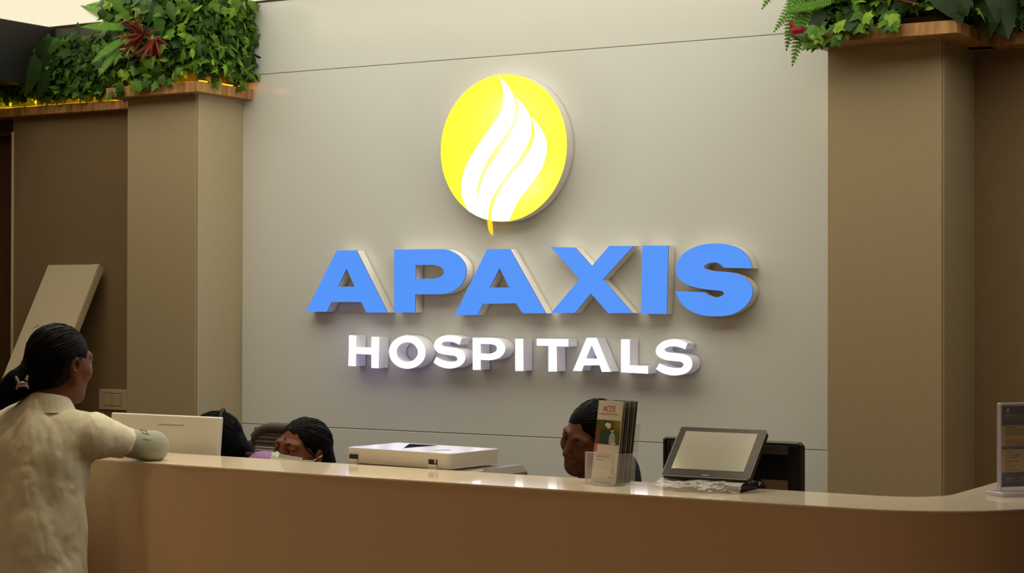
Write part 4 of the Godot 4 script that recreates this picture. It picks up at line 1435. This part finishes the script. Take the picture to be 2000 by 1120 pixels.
func build_standing_woman() -> void:
	var t := thing("person", "woman in a cream short-sleeved coat, seen from behind, leaning an elbow on the counter", "person", Vector3(-4.13, 0, 2.25))
	var o := -t.position
	var P := func(x: float, y: float, z: float) -> Vector3:
		return Vector3(x, y, z) + o
	var hb := Basis.from_euler(Vector3(0.06, deg_to_rad(172.0), 0.03))
	var ht := Transform3D(hb, P.call(-4.072, 1.405, 2.190))
	var neck: Vector3 = P.call(-4.095, 1.275, 2.235)
	var rs: Vector3 = P.call(-3.975, 1.198, 2.195)
	var re: Vector3 = P.call(-3.922, 1.143, 1.945)
	var rw: Vector3 = P.call(-4.085, 1.128, 1.855)
	var ls: Vector3 = P.call(-4.275, 1.208, 2.24)
	var le: Vector3 = P.call(-4.345, 1.145, 1.99)
	var lw: Vector3 = P.call(-4.16, 1.128, 1.865)
	# skin: one mesh from three fields
	var bodyp := [cap(P.call(-4.125, 1.13, 2.24), P.call(-4.14, 0.88, 2.255), 0.105, 0.105, 0.05), cap(neck, P.call(-4.12, 1.12, 2.24), 0.045, 0.085, 0.05), cap(rs, ls, 0.042, 0.042, 0.04)]
	bodyp.append_array(limb(rs, re, rw, 0.046, 0.038, 0.027))
	bodyp.append_array(limb(ls, le, lw, 0.046, 0.038, 0.027))
	for s: float in [-1.0, 1.0]:
		bodyp.append_array(limb(P.call(-4.14 + s * 0.085, 0.86, 2.25), P.call(-4.14 + s * 0.09, 0.47, 2.235), P.call(-4.14 + s * 0.09, 0.08, 2.27), 0.085, 0.058, 0.040, 0.03))
		bodyp.append(cap(P.call(-4.14 + s * 0.09, 0.045, 2.28), P.call(-4.14 + s * 0.10, 0.032, 2.10), 0.042, 0.030, 0.03))
	var hp := moved(head_prims(), ht)
	hp.append(cap(ht * Vector3(0, -0.14, -0.035), neck, 0.049, 0.053, 0.02))
	obj("body", body_mesh([nets(bodyp, 0.014), nets(hp, 0.0032), nets(hand_at(rw, lw - rw, Vector3.UP, 1.0), 0.0045), nets(hand_at(lw, rw - lw, Vector3.UP, -1.0), 0.0045)]), M.skin, t)
	var h := Node3D.new()
	h.name = "face"
	t.add_child(h)
	h.transform = ht
	face_details(h)
	# hair drawn back over the skull to a low gathered tail
	var hairp := [
		ell(Vector3(0, 0.031, -0.018), Vector3(0.081, 0.088, 0.098)),
		ell(Vector3(0, -0.015, -0.048), Vector3(0.074, 0.070, 0.064), 0.03),
		ell(Vector3(0, -0.035, 0.082), Vector3(0.072, 0.092, 0.074), 0.012, 1),
		ell(Vector3(0.078, -0.010, 0.014), Vector3(0.030, 0.034, 0.034), 0.010, 1),
		ell(Vector3(-0.078, -0.010, 0.014), Vector3(0.030, 0.034, 0.034), 0.010, 1)]
	hairp = moved(hairp, ht)
	hairp.append(ell(P.call(-4.118, 1.352, 2.300), Vector3(0.044, 0.046, 0.040), 0.035))
	hairp.append(ell(P.call(-4.140, 1.340, 2.318), Vector3(0.036, 0.040, 0.034), 0.02))
	hairp.append(cap(P.call(-4.150, 1.318, 2.325), P.call(-4.188, 1.293, 2.345), 0.034, 0.027, 0.02))
	hairp.append(cap(P.call(-4.188, 1.293, 2.345), P.call(-4.212, 1.262, 2.352), 0.026, 0.010, 0.02))
	obj("hair", body_mesh([nets(hairp, 0.0042, 0.0035, noise(14.0, 8, 3), Vector3(1.6, 0.7, 1.6))]), M.hair, t)
	obj("hair_strands", strands(ht, Vector3(0, 0.031, -0.018), Vector3(0.081, 0.088, 0.098), Vector3(0.15, -0.55, -1.0), 170, 61, 0.75), M.hair_strand, t)
	var wave := begin()
	rng.seed = 19
	for k in 26:   # loose ends
		var a: Vector3 = P.call(-4.19 + rng.randfn(0, 0.01), 1.30 + rng.randfn(0, 0.012), 2.345)
		var e: Vector3 = P.call(-4.222 + rng.randfn(0, 0.010), 1.262 + rng.randfn(0, 0.012), 2.355 + rng.randfn(0, 0.008))
		tube(wave, [a, (a + e) * 0.5 + Vector3(0, 0.005, 0), e], [0.0022, 0.0016, 0.0005], 4)
	obj("loose_hair", wave.commit(), M.hair, t)
	# claw clip on the gathered hair: two prongs and two bars
	var cl := begin()
	var c: Vector3 = P.call(-4.083, 1.351, 2.338)
	var cr := Vector3(0.7071, 0, -0.7071)
	var tow := Vector3(0.7071, 0, 0.7071)
	for s in [[-0.019, 0.020, -0.010, 0.002], [0.016, 0.022, 0.009, 0.002]]:
		tube(cl, [c + cr * s[0] + Vector3(0, s[1], 0) + tow * 0.004, c + cr * (s[0] * 0.7) + Vector3(0, 0.008, 0) + tow * 0.009, c + cr * s[2] + Vector3(0, s[3], 0) + tow * 0.007], [0.003, 0.0052, 0.0035], 6)
	tube(cl, [c + cr * -0.014 + tow * 0.006 + Vector3(0, -0.004, 0), c + tow * 0.011 + Vector3(0, 0.001, 0), c + cr * 0.015 + tow * 0.006 + Vector3(0, -0.002, 0)], [0.004, 0.005, 0.004], 6)
	tube(cl, [c + cr * -0.016 + Vector3(0, -0.018, 0) + tow * 0.002, c + cr * -0.013 + tow * 0.008 + Vector3(0, -0.010, 0), c + tow * 0.010 + Vector3(0, -0.008, 0), c + cr * 0.014 + tow * 0.008 + Vector3(0, -0.009, 0), c + cr * 0.017 + Vector3(0, -0.016, 0) + tow * 0.002], [0.0035, 0.0045, 0.0045, 0.0045, 0.0035], 6)
	obj("claw_clip", cl.commit(), M.clip, t).set_meta("label", "pale claw clip")
	var pin := begin()
	tube(pin, [ht * Vector3(0.012, 0.112, -0.082), ht * Vector3(0.022, 0.100, -0.098)], [0.0013], 5)
	obj("hair_pin", pin.commit(), M.steel, t)
	# coat: short sleeves end in flat cuffs, hem hangs below the hips
	var sd := (re - rs).normalized()
	var coat := [cap(rs, re, 0.062, 0.044, 0.02), cut(rs + sd * 0.166, (sd * 1.0 + Vector3(0.10, -0.25, 0.25)).normalized(), 0.004)]
	var ld := (le - ls).normalized()
	coat.append_array([cap(ls, ls + ld * 0.15, 0.064, 0.058, 0.02),
		ell(P.call(-4.118, 1.12, 2.245), Vector3(0.182, 0.175, 0.128), 0.05),
		cap(rs + Vector3(0, -0.004, 0), ls + Vector3(0, -0.004, 0), 0.062, 0.062, 0.05),
		cap(P.call(-4.10, 1.262, 2.240), P.call(-4.12, 1.17, 2.245), 0.062, 0.11, 0.06),
		ell(P.call(-4.125, 0.97, 2.255), Vector3(0.178, 0.22, 0.132), 0.06),
		ell(P.call(-4.130, 0.76, 2.265), Vector3(0.200, 0.36, 0.150), 0.06),
		cut(P.call(-4.14, 0.585, 2.26), Vector3.DOWN, 0.004)])
	obj("coat", body_mesh([nets(coat, 0.0075, 0.013, creases(), Vector3(1.5, 0.7, 1.5))]), M.coat, t)
	# folded collar standing round the neck
	var co := begin()
	var prev := []
	var pn := []
	for i in 25:
		var a := PI * 2.0 * (i / 24.0) * 0.86 - PI * 0.86
		var dirv := Vector3(sin(a), 0, cos(a))
		var base := neck + Vector3(0.004, 0.0, -0.008)
		var rowp := []
		for q in [[0.058, -0.012], [0.0575, 0.030], [0.060, 0.0345], [0.066, 0.030], [0.084, -0.012], [0.086, -0.016], [0.080, -0.016]]:
			rowp.append(base + dirv * Vector3(q[0] * 1.05, 0, q[0]) + Vector3(0, q[1] + 0.012 * cos(a) * (1.0 if q[1] > 0 else 0.3), 0))
		if i > 0:
			for k in rowp.size() - 1:
				var n: Vector3 = ((rowp[k + 1] - prev[k]).cross(rowp[k] - prev[k])).normalized()
				quad(co, prev[k], rowp[k], rowp[k + 1], prev[k + 1], n if n.dot(dirv) > 0 else -n)
		prev = rowp
	obj("collar", co.commit(), M.coat, t)
	for s in [[rs, re, rw, 0.042, 0.042, 0.037, 0.09], [ls, le, lw, 0.052, 0.0465, 0.036, 0.08]]:
		var d: Vector3 = (s[1] - s[0]).normalized()
		var pr := [cap(s[0] + d * float(s[6]), s[1], 0.0415, s[4], 0.02), cap(s[1], s[2] + (s[1] - s[2]) * 0.12, s[4], s[5], 0.03)]
		pr.append(cut(s[2] + (s[1] - s[2]) * 0.14, (s[2] - s[1]).normalized()))
		obj("shirt_sleeve", body_mesh([nets(pr, 0.005, 0.0014, noise(11.0, 43, 2))]), M.shirt_grey, t).set_meta("label", "grey checked shirt sleeve")
	# dark lines of the woven check on the visible sleeve
	var lines := begin()
	var side := sd.cross(Vector3.UP).normalized()
	var upv := side.cross(sd).normalized()
	for a in [0.35, 0.85, 1.35]:
		var pts := []
		for k in 5:
			pts.append(rs + sd * (0.190 + k * 0.017) + (side * cos(a) + upv * sin(a)) * 0.0432)
		tube(lines, pts, [0.0010], 4)
	for k in 4:
		var pts := []
		for j in 7:
			var a := 0.85 + j * 0.09
			pts.append(rs + sd * (0.194 + k * 0.019) + (side * cos(a) + upv * sin(a)) * 0.0432)
		tube(lines, pts, [0.0009], 4)
	obj("check_lines", lines.commit(), M.shirt_line, t)
	var tr := []
	for s: float in [-1.0, 1.0]:
		tr.append_array(limb(P.call(-4.14 + s * 0.085, 0.80, 2.25), P.call(-4.14 + s * 0.09, 0.47, 2.235), P.call(-4.14 + s * 0.09, 0.10, 2.27), 0.080, 0.066, 0.058, 0.03))
	obj("trousers", body_mesh([nets(tr, 0.014)]), M.trousers, t)
	for s: float in [-1.0, 1.0]:
		obj("sandal", span(P.call(-4.14 + s * 0.095 - 0.045, 0.0, 2.055), P.call(-4.14 + s * 0.095 + 0.045, 0.018, 2.325), 0.006), M.plastic_black, t)

# a seated woman: head given by its place, the rest follows
func seated(label: String, at: Vector3, face_turn: float, head_world: Transform3D, lean: Vector3, skin: Material, cloth: Material, hair: Array, closed := false, neck_world := Vector3.ZERO, more_cloth := []) -> Node3D:
	var t := thing("person", label, "person", at, face_turn)
	var head := t.transform.affine_inverse() * head_world
	var neck: Vector3 = head * Vector3(0, -0.155, -0.045)
	if neck_world != Vector3.ZERO:
		neck = t.transform.affine_inverse() * neck_world
	var chest := neck + Vector3(0, -0.16, -0.02) - lean * 0.35
	var hip := Vector3(0, 0.535, 0)
	var bodyp := [cap(chest, hip + Vector3(0, 0.05, 0), 0.115, 0.12, 0.05), cap(neck, chest, 0.05, 0.10, 0.05)]
	var clothp := [ell(chest, Vector3(0.165, 0.15, 0.115), 0.05), cap(chest, hip + Vector3(0, 0.02, 0), 0.125, 0.145, 0.06), cap(neck + Vector3(0, -0.035, -0.005), chest, 0.058, 0.11, 0.05)]
	clothp.append_array(moved(more_cloth, t.transform.affine_inverse()))
	var trp := []
	var hands := []
	for s: float in [-1.0, 1.0]:
		var sh := neck + Vector3(s * 0.155, -0.065, -0.005)
		var el := sh + Vector3(s * 0.06, -0.22, 0.06)
		el.y = maxf(el.y, 0.70)
		var wr := Vector3(s * 0.10, 0.79, neck.z + 0.20)
		bodyp.append_array(limb(sh, el, wr, 0.042, 0.035, 0.025))
		bodyp.append_array(limb(Vector3(s * 0.09, 0.535, 0.0), Vector3(s * 0.11, 0.52, 0.38), Vector3(s * 0.11, 0.08, 0.36), 0.08, 0.055, 0.04, 0.03))
		bodyp.append(cap(Vector3(s * 0.11, 0.045, 0.35), Vector3(s * 0.12, 0.03, 0.52), 0.04, 0.028, 0.03))
		trp.append_array(limb(Vector3(s * 0.09, 0.55, 0.0), Vector3(s * 0.11, 0.53, 0.38), Vector3(s * 0.11, 0.11, 0.36), 0.095, 0.07, 0.058, 0.04))
		clothp.append(cap(neck + Vector3(0, -0.06, -0.01), sh, 0.055, 0.056, 0.04))
		clothp.append(cap(sh, sh + (el - sh) * 0.85, 0.056, 0.05, 0.03))
		hands.append(nets(hand_at(wr, Vector3(-s * 0.2, -0.05, 1), Vector3.UP, -s), 0.005))
	var hp := moved(head_prims(), head)
	hp.append(cap(head * Vector3(0, -0.13, -0.035), neck, 0.048, 0.052, 0.02))
	obj("body", body_mesh([nets(bodyp, 0.016), nets(hp, 0.0030)] + hands), skin, t)
	obj("blouse", body_mesh([nets(clothp, 0.013, 0.006, noise(7.0, 51, 2))]), cloth, t)
	obj("trousers", body_mesh([nets(trp, 0.016)]), M.trousers, t)
	obj("hair_strands", strands(head, Vector3(0, 0.031, -0.020), Vector3(0.080, 0.087, 0.097), Vector3(0.0, -0.6, -1.0), 170, 62), M.hair_strand, t)
	obj("hair", body_mesh([nets(moved(hair, head), 0.0036, 0.0016, noise(16.0, 9, 3), Vector3(1.5, 0.8, 1.5))]), M.hair, t)
	var h := Node3D.new()
	h.name = "face"
	t.add_child(h)
	h.transform = head
	face_details(h, closed)
	return t

func build_seated() -> void:
	var cap_hair := func(line: float) -> Array:
		return [ell(Vector3(0, 0.031, -0.020), Vector3(0.080, 0.087, 0.097)),
			ell(Vector3(0, -0.020, -0.052), Vector3(0.076, 0.075, 0.062), 0.03),
			ell(Vector3(0, -0.030 + line, 0.088), Vector3(0.057, 0.088, 0.064), 0.012, 1),
			ell(Vector3(0, -0.07, 0.075), Vector3(0.075, 0.09, 0.06), 0.014, 1)]
	# masked woman, facing the counter
	var hw := Vector3(-3.806, 1.088, 1.350)
	var at := Vector3(-3.76, 0, 1.13)
	var hb := Basis.from_euler(Vector3(-0.06, deg_to_rad(-6.0), -0.10))
	var hair: Array = cap_hair.call(0.0)
	hair.append(ell(Vector3(0.02, -0.05, -0.085), Vector3(0.055, 0.06, 0.045), 0.03))
	hair.append(cap(Vector3(0.01, -0.06, -0.08), Vector3(0.02, -0.17, -0.075), 0.045, 0.035, 0.03))
	var w := seated("seated woman in a pale face mask with a red forehead dot", at, 0.0, Transform3D(hb, hw), Vector3(0, 0, 0.10), M.skin, M.kurti_teal, hair)
	var ht := Transform3D(hb, hw - at)
	# mask: a pleated cover over nose and chin
	var mk := begin()
	var grid := []
	for j in 9:
		var row := []
		for i in 13:
			var u := i / 6.0 - 1.0
			var v := j / 8.0
			var y := 0.000 - 0.104 * v
			var z := 0.122 - 0.060 * u * u - 0.012 * v - (0.010 if absf(u) < 0.2 and j == 0 else 0.0)
			y -= 0.006 * u * u * (1.0 - v)
			z += 0.0025 * (1.0 if j % 2 == 0 else 0.0)
			row.append(ht * Vector3(u * 0.070, y + (0.006 if absf(u) < 0.15 and j == 0 else 0.0), z))
		grid.append(row)
	for j in 8:
		for i in 12:
			var q := [grid[j][i], grid[j][i + 1], grid[j + 1][i + 1], grid[j + 1][i]]
			var n: Vector3 = (q[2] - q[0]).cross(q[1] - q[0]).normalized()
			quad(mk, q[0], q[1], q[2], q[3], n if n.dot(hb.z) > 0 else -n)
	var mask := obj("face_mask", mk.commit(), M.mask_cloth, w)
	mask.set_meta("label", "pale pleated face mask")
	var lp := begin()
	for s: float in [-1.0, 1.0]:
		tube(lp, [ht * Vector3(s * 0.069, -0.016, 0.058), ht * Vector3(s * 0.078, -0.016, 0.02), ht * Vector3(s * 0.081, 0.002, -0.018)], [0.0014], 5)
	obj("ear_loop", lp.commit(), M.mask_cloth, w)
	var dot := obj("bindi", sphere(0.0032, 10), M.bindi, w)
	dot.position = ht * Vector3(0, 0.046, 0.0835)
	var part := begin()
	tube(part, [ht * Vector3(0.0, 0.078, 0.069), ht * Vector3(0.0, 0.088, 0.060)], [0.0028, 0.0016], 6)
	obj("parting_mark", part.commit(), M.bindi, w)

	# bent woman behind the white monitor, hair tied back
	hw = Vector3(-4.354, 1.078, 1.158)
	at = Vector3(-4.43, 0, 0.89)
	hb = Basis.from_euler(Vector3(0.20, deg_to_rad(-58.0), 0.0))
	hair = cap_hair.call(-0.01)
	hair.append(ell(Vector3(0.0, -0.035, -0.088), Vector3(0.045, 0.045, 0.040), 0.03))
	hair.append(cap(Vector3(0, -0.05, -0.11), Vector3(0.01, -0.11, -0.150), 0.030, 0.018, 0.02))
	w = seated("seated woman with dark tied-back hair bending down behind the white monitor", at, -0.32, Transform3D(hb, hw), Vector3(0, 0, 0.12), M.skin, M.kurti_purple, hair, false, Vector3(-4.220, 0.985, 1.10), [cap(Vector3(-4.190, 0.994, 1.075), Vector3(-4.145, 0.975, 1.00), 0.062, 0.070, 0.06)])
	ht = w.transform.affine_inverse() * Transform3D(hb, hw)
	var hb2 := begin()
	var arc := []
	for k in 15:
		var a := PI * k / 14.0
		arc.append(ht * Vector3(cos(a) * 0.083, 0.026 + sin(a) * 0.091, -0.035 - 0.03 * sin(a)))
	tube(hb2, arc, [0.0062], 7)
	obj("hair_band", hb2.commit(), M.hair_band, w)
	var sc := begin()
	var ring := []
	for k in 13:
		var a := TAU * k / 12
		ring.append(ht * (Vector3(0.0, -0.055, -0.112) + Vector3(cos(a) * 0.026, sin(a) * 0.012, sin(a) * 0.024)))
	tube(sc, ring, [0.014], 8)
	obj("scrunchie", sc.commit(), M.hair_band, w)
	var er := obj("earring", sphere(0.004, 10), M.steel, w)
	er.position = ht * Vector3(0.082, -0.038, -0.012)

	# woman behind the leaflets, looking down to the left
	hw = Vector3(-2.816, 1.168, 1.144)
	at = Vector3(-2.70, 0, 1.00)
	hb = Basis.from_euler(Vector3(0.25, deg_to_rad(-18.0), -0.42))
	hair = cap_hair.call(0.0)
	hair.append(ell(Vector3(0.0, -0.06, -0.085), Vector3(0.065, 0.075, 0.05), 0.03))
	hair.append(cap(Vector3(0.02, -0.07, -0.08), Vector3(0.03, -0.22, -0.07), 0.045, 0.03, 0.03))
	w = seated("seated woman looking down, her face half hidden by the leaflet holder", at, -0.2, Transform3D(hb, hw), Vector3(0, 0, 0.08), M.skin_dark, M.kurti_navy, hair, true, Vector3(-2.76, 0.965, 1.07), [ell(Vector3(-2.738, 1.01, 1.03), Vector3(0.035, 0.095, 0.05), 0.05)])

func _ready() -> void:
	# camera
	var cam := Camera3D.new()
	cam.name = "camera"
	add_child(cam)
	cam.basis = Basis.from_euler(Vector3(deg_to_rad(0.415), deg_to_rad(31.075), deg_to_rad(0.114)))
	cam.position = Vector3(0, 1.6, 6.3)
	cam.fov = rad_to_deg(2.0 * atan(560.0 / 3621.4))
	cam.near = 0.05
	cam.far = 60.0
	cam.current = true
	# surroundings: a closed room, so the sky gives next to nothing
	var we := WorldEnvironment.new()
	we.name = "world_environment"
	var env := Environment.new()
	env.background_mode = Environment.BG_COLOR
	env.background_color = Color(0.02, 0.02, 0.02)
	env.ambient_light_source = Environment.AMBIENT_SOURCE_DISABLED
	env.tonemap_mode = Environment.TONE_MAPPER_LINEAR
	env.tonemap_exposure = 1.0
	env.sdfgi_enabled = true
	env.ssao_enabled = true
	env.ssil_enabled = true
	we.environment = env
	add_child(we)
	make_materials()
	build_lights()
	build_room()
	build_pillars()
	build_sign()
	build_counter()
	build_wall_things()
	build_monitor_white()
	build_printer()
	build_pos()
	build_brochures()
	build_info_stand()
	build_chairs()
	build_greenery()
	build_standing_woman()
	build_seated()

func build_lights() -> void:
	# bright ceiling, its light put in as emission; unseen light box in front
	var c := thing("glowing_ceiling", "broad bright cream ceiling made to glow, at the upper left corner", "ceiling light", Vector3(-6.5, 3.09, -0.8))
	obj("glowing_sheet", span(Vector3(-5.4, 0, -2.1), Vector3(5.4, 0.009, 1.3)), M.ceiling_glow, c)
	var p0 := thing("ceiling_glow", "unseen long ceiling light, out of view, placed to light the sign wall and counter", "ceiling light", Vector3(-3.45, 3.05, 1.06))  # unseen light box, out of view, placed to light wall and counter
	obj("frame", span(Vector3(-2.83, 0.004, -0.88), Vector3(2.83, 0.045, 0.88), 0.004), M.plastic_white, p0)
	obj("diffuser", span(Vector3(-2.8, 0.0, -0.85), Vector3(2.8, 0.004, 0.85)), M.downlight, p0)
	area(Vector3(-3.45, 3.045, 1.06), Vector2(5.6, 1.7), Vector3.DOWN, Color(1.0, 0.97, 0.89), 5.6)
	for x in [-4.4, -3.8, -3.2, -2.6]:  # unseen downlights, out of view, placed to light the counter top
		round_light(Vector3(x, 3.09, 2.12), "unseen small round ceiling downlight, out of view, placed to light the counter top", "unseen downlights above the counter edge", 32.0, 0.75)
	# lobby: unseen warm panels placed to light the counter front; a few small downlights
	for x in [-5.0, -2.6, -0.2]:
		var e: float = {-5.0: 4.2, -2.6: 2.3, -0.2: 1.1}[x]
		var p := thing("unseen_lobby_panel", "unseen square warm ceiling panel behind the camera, placed to light the counter front", "ceiling light", Vector3(x, 3.06, 7.0), 0.0, "unseen ceiling panels in the lobby")
		obj("frame", span(Vector3(-0.31, 0.0, -0.31), Vector3(0.31, 0.04, 0.31), 0.004), M.plastic_white, p)
		obj("diffuser", span(Vector3(-0.29, -0.002, -0.29), Vector3(0.29, 0.002, 0.29)), M.downlight, p)
		area(Vector3(x, 3.05, 7.0), Vector2(0.58, 0.58), Vector3.DOWN, Color(1.0, 0.86, 0.66), e)
	for q in [Vector3(-7.25, 3.09, 3.4), Vector3(-5.7, 3.09, 4.6)]:
		round_light(q, "small round ceiling downlight in the lobby, outside the photo", "small downlights in the lobby", 70.0, 0.5)

func round_light(q: Vector3, label: String, group: String, angle: float, e: float) -> void:
	var d := thing("downlight", label, "ceiling light", q, 0.0, group)
	obj("ring", lathe([Vector2(0.0, 0.008), Vector2(0.06, 0.008), Vector2(0.06, -0.006), Vector2(0.045, -0.004), Vector2(0.045, 0.002), Vector2(0.0, 0.002)], 20), M.plastic_white, d)
	obj("lamp_lens", lathe([Vector2(0.0, -0.002), Vector2(0.044, -0.001), Vector2(0.044, 0.003), Vector2(0.0, 0.003)], 20), M.downlight, d)
	var l := SpotLight3D.new()
	l.name = numbered("downlight_lamp")
	add_child(l)
	l.position = q - Vector3(0, 0.014, 0)
	l.rotation.x = -PI / 2
	l.spot_angle = angle
	l.spot_angle_attenuation = 0.7
	l.light_size = 0.045
	l.spot_range = 20.0
	l.light_color = Color(1.0, 0.92, 0.76)
	l.light_energy = e
	l.shadow_enabled = true
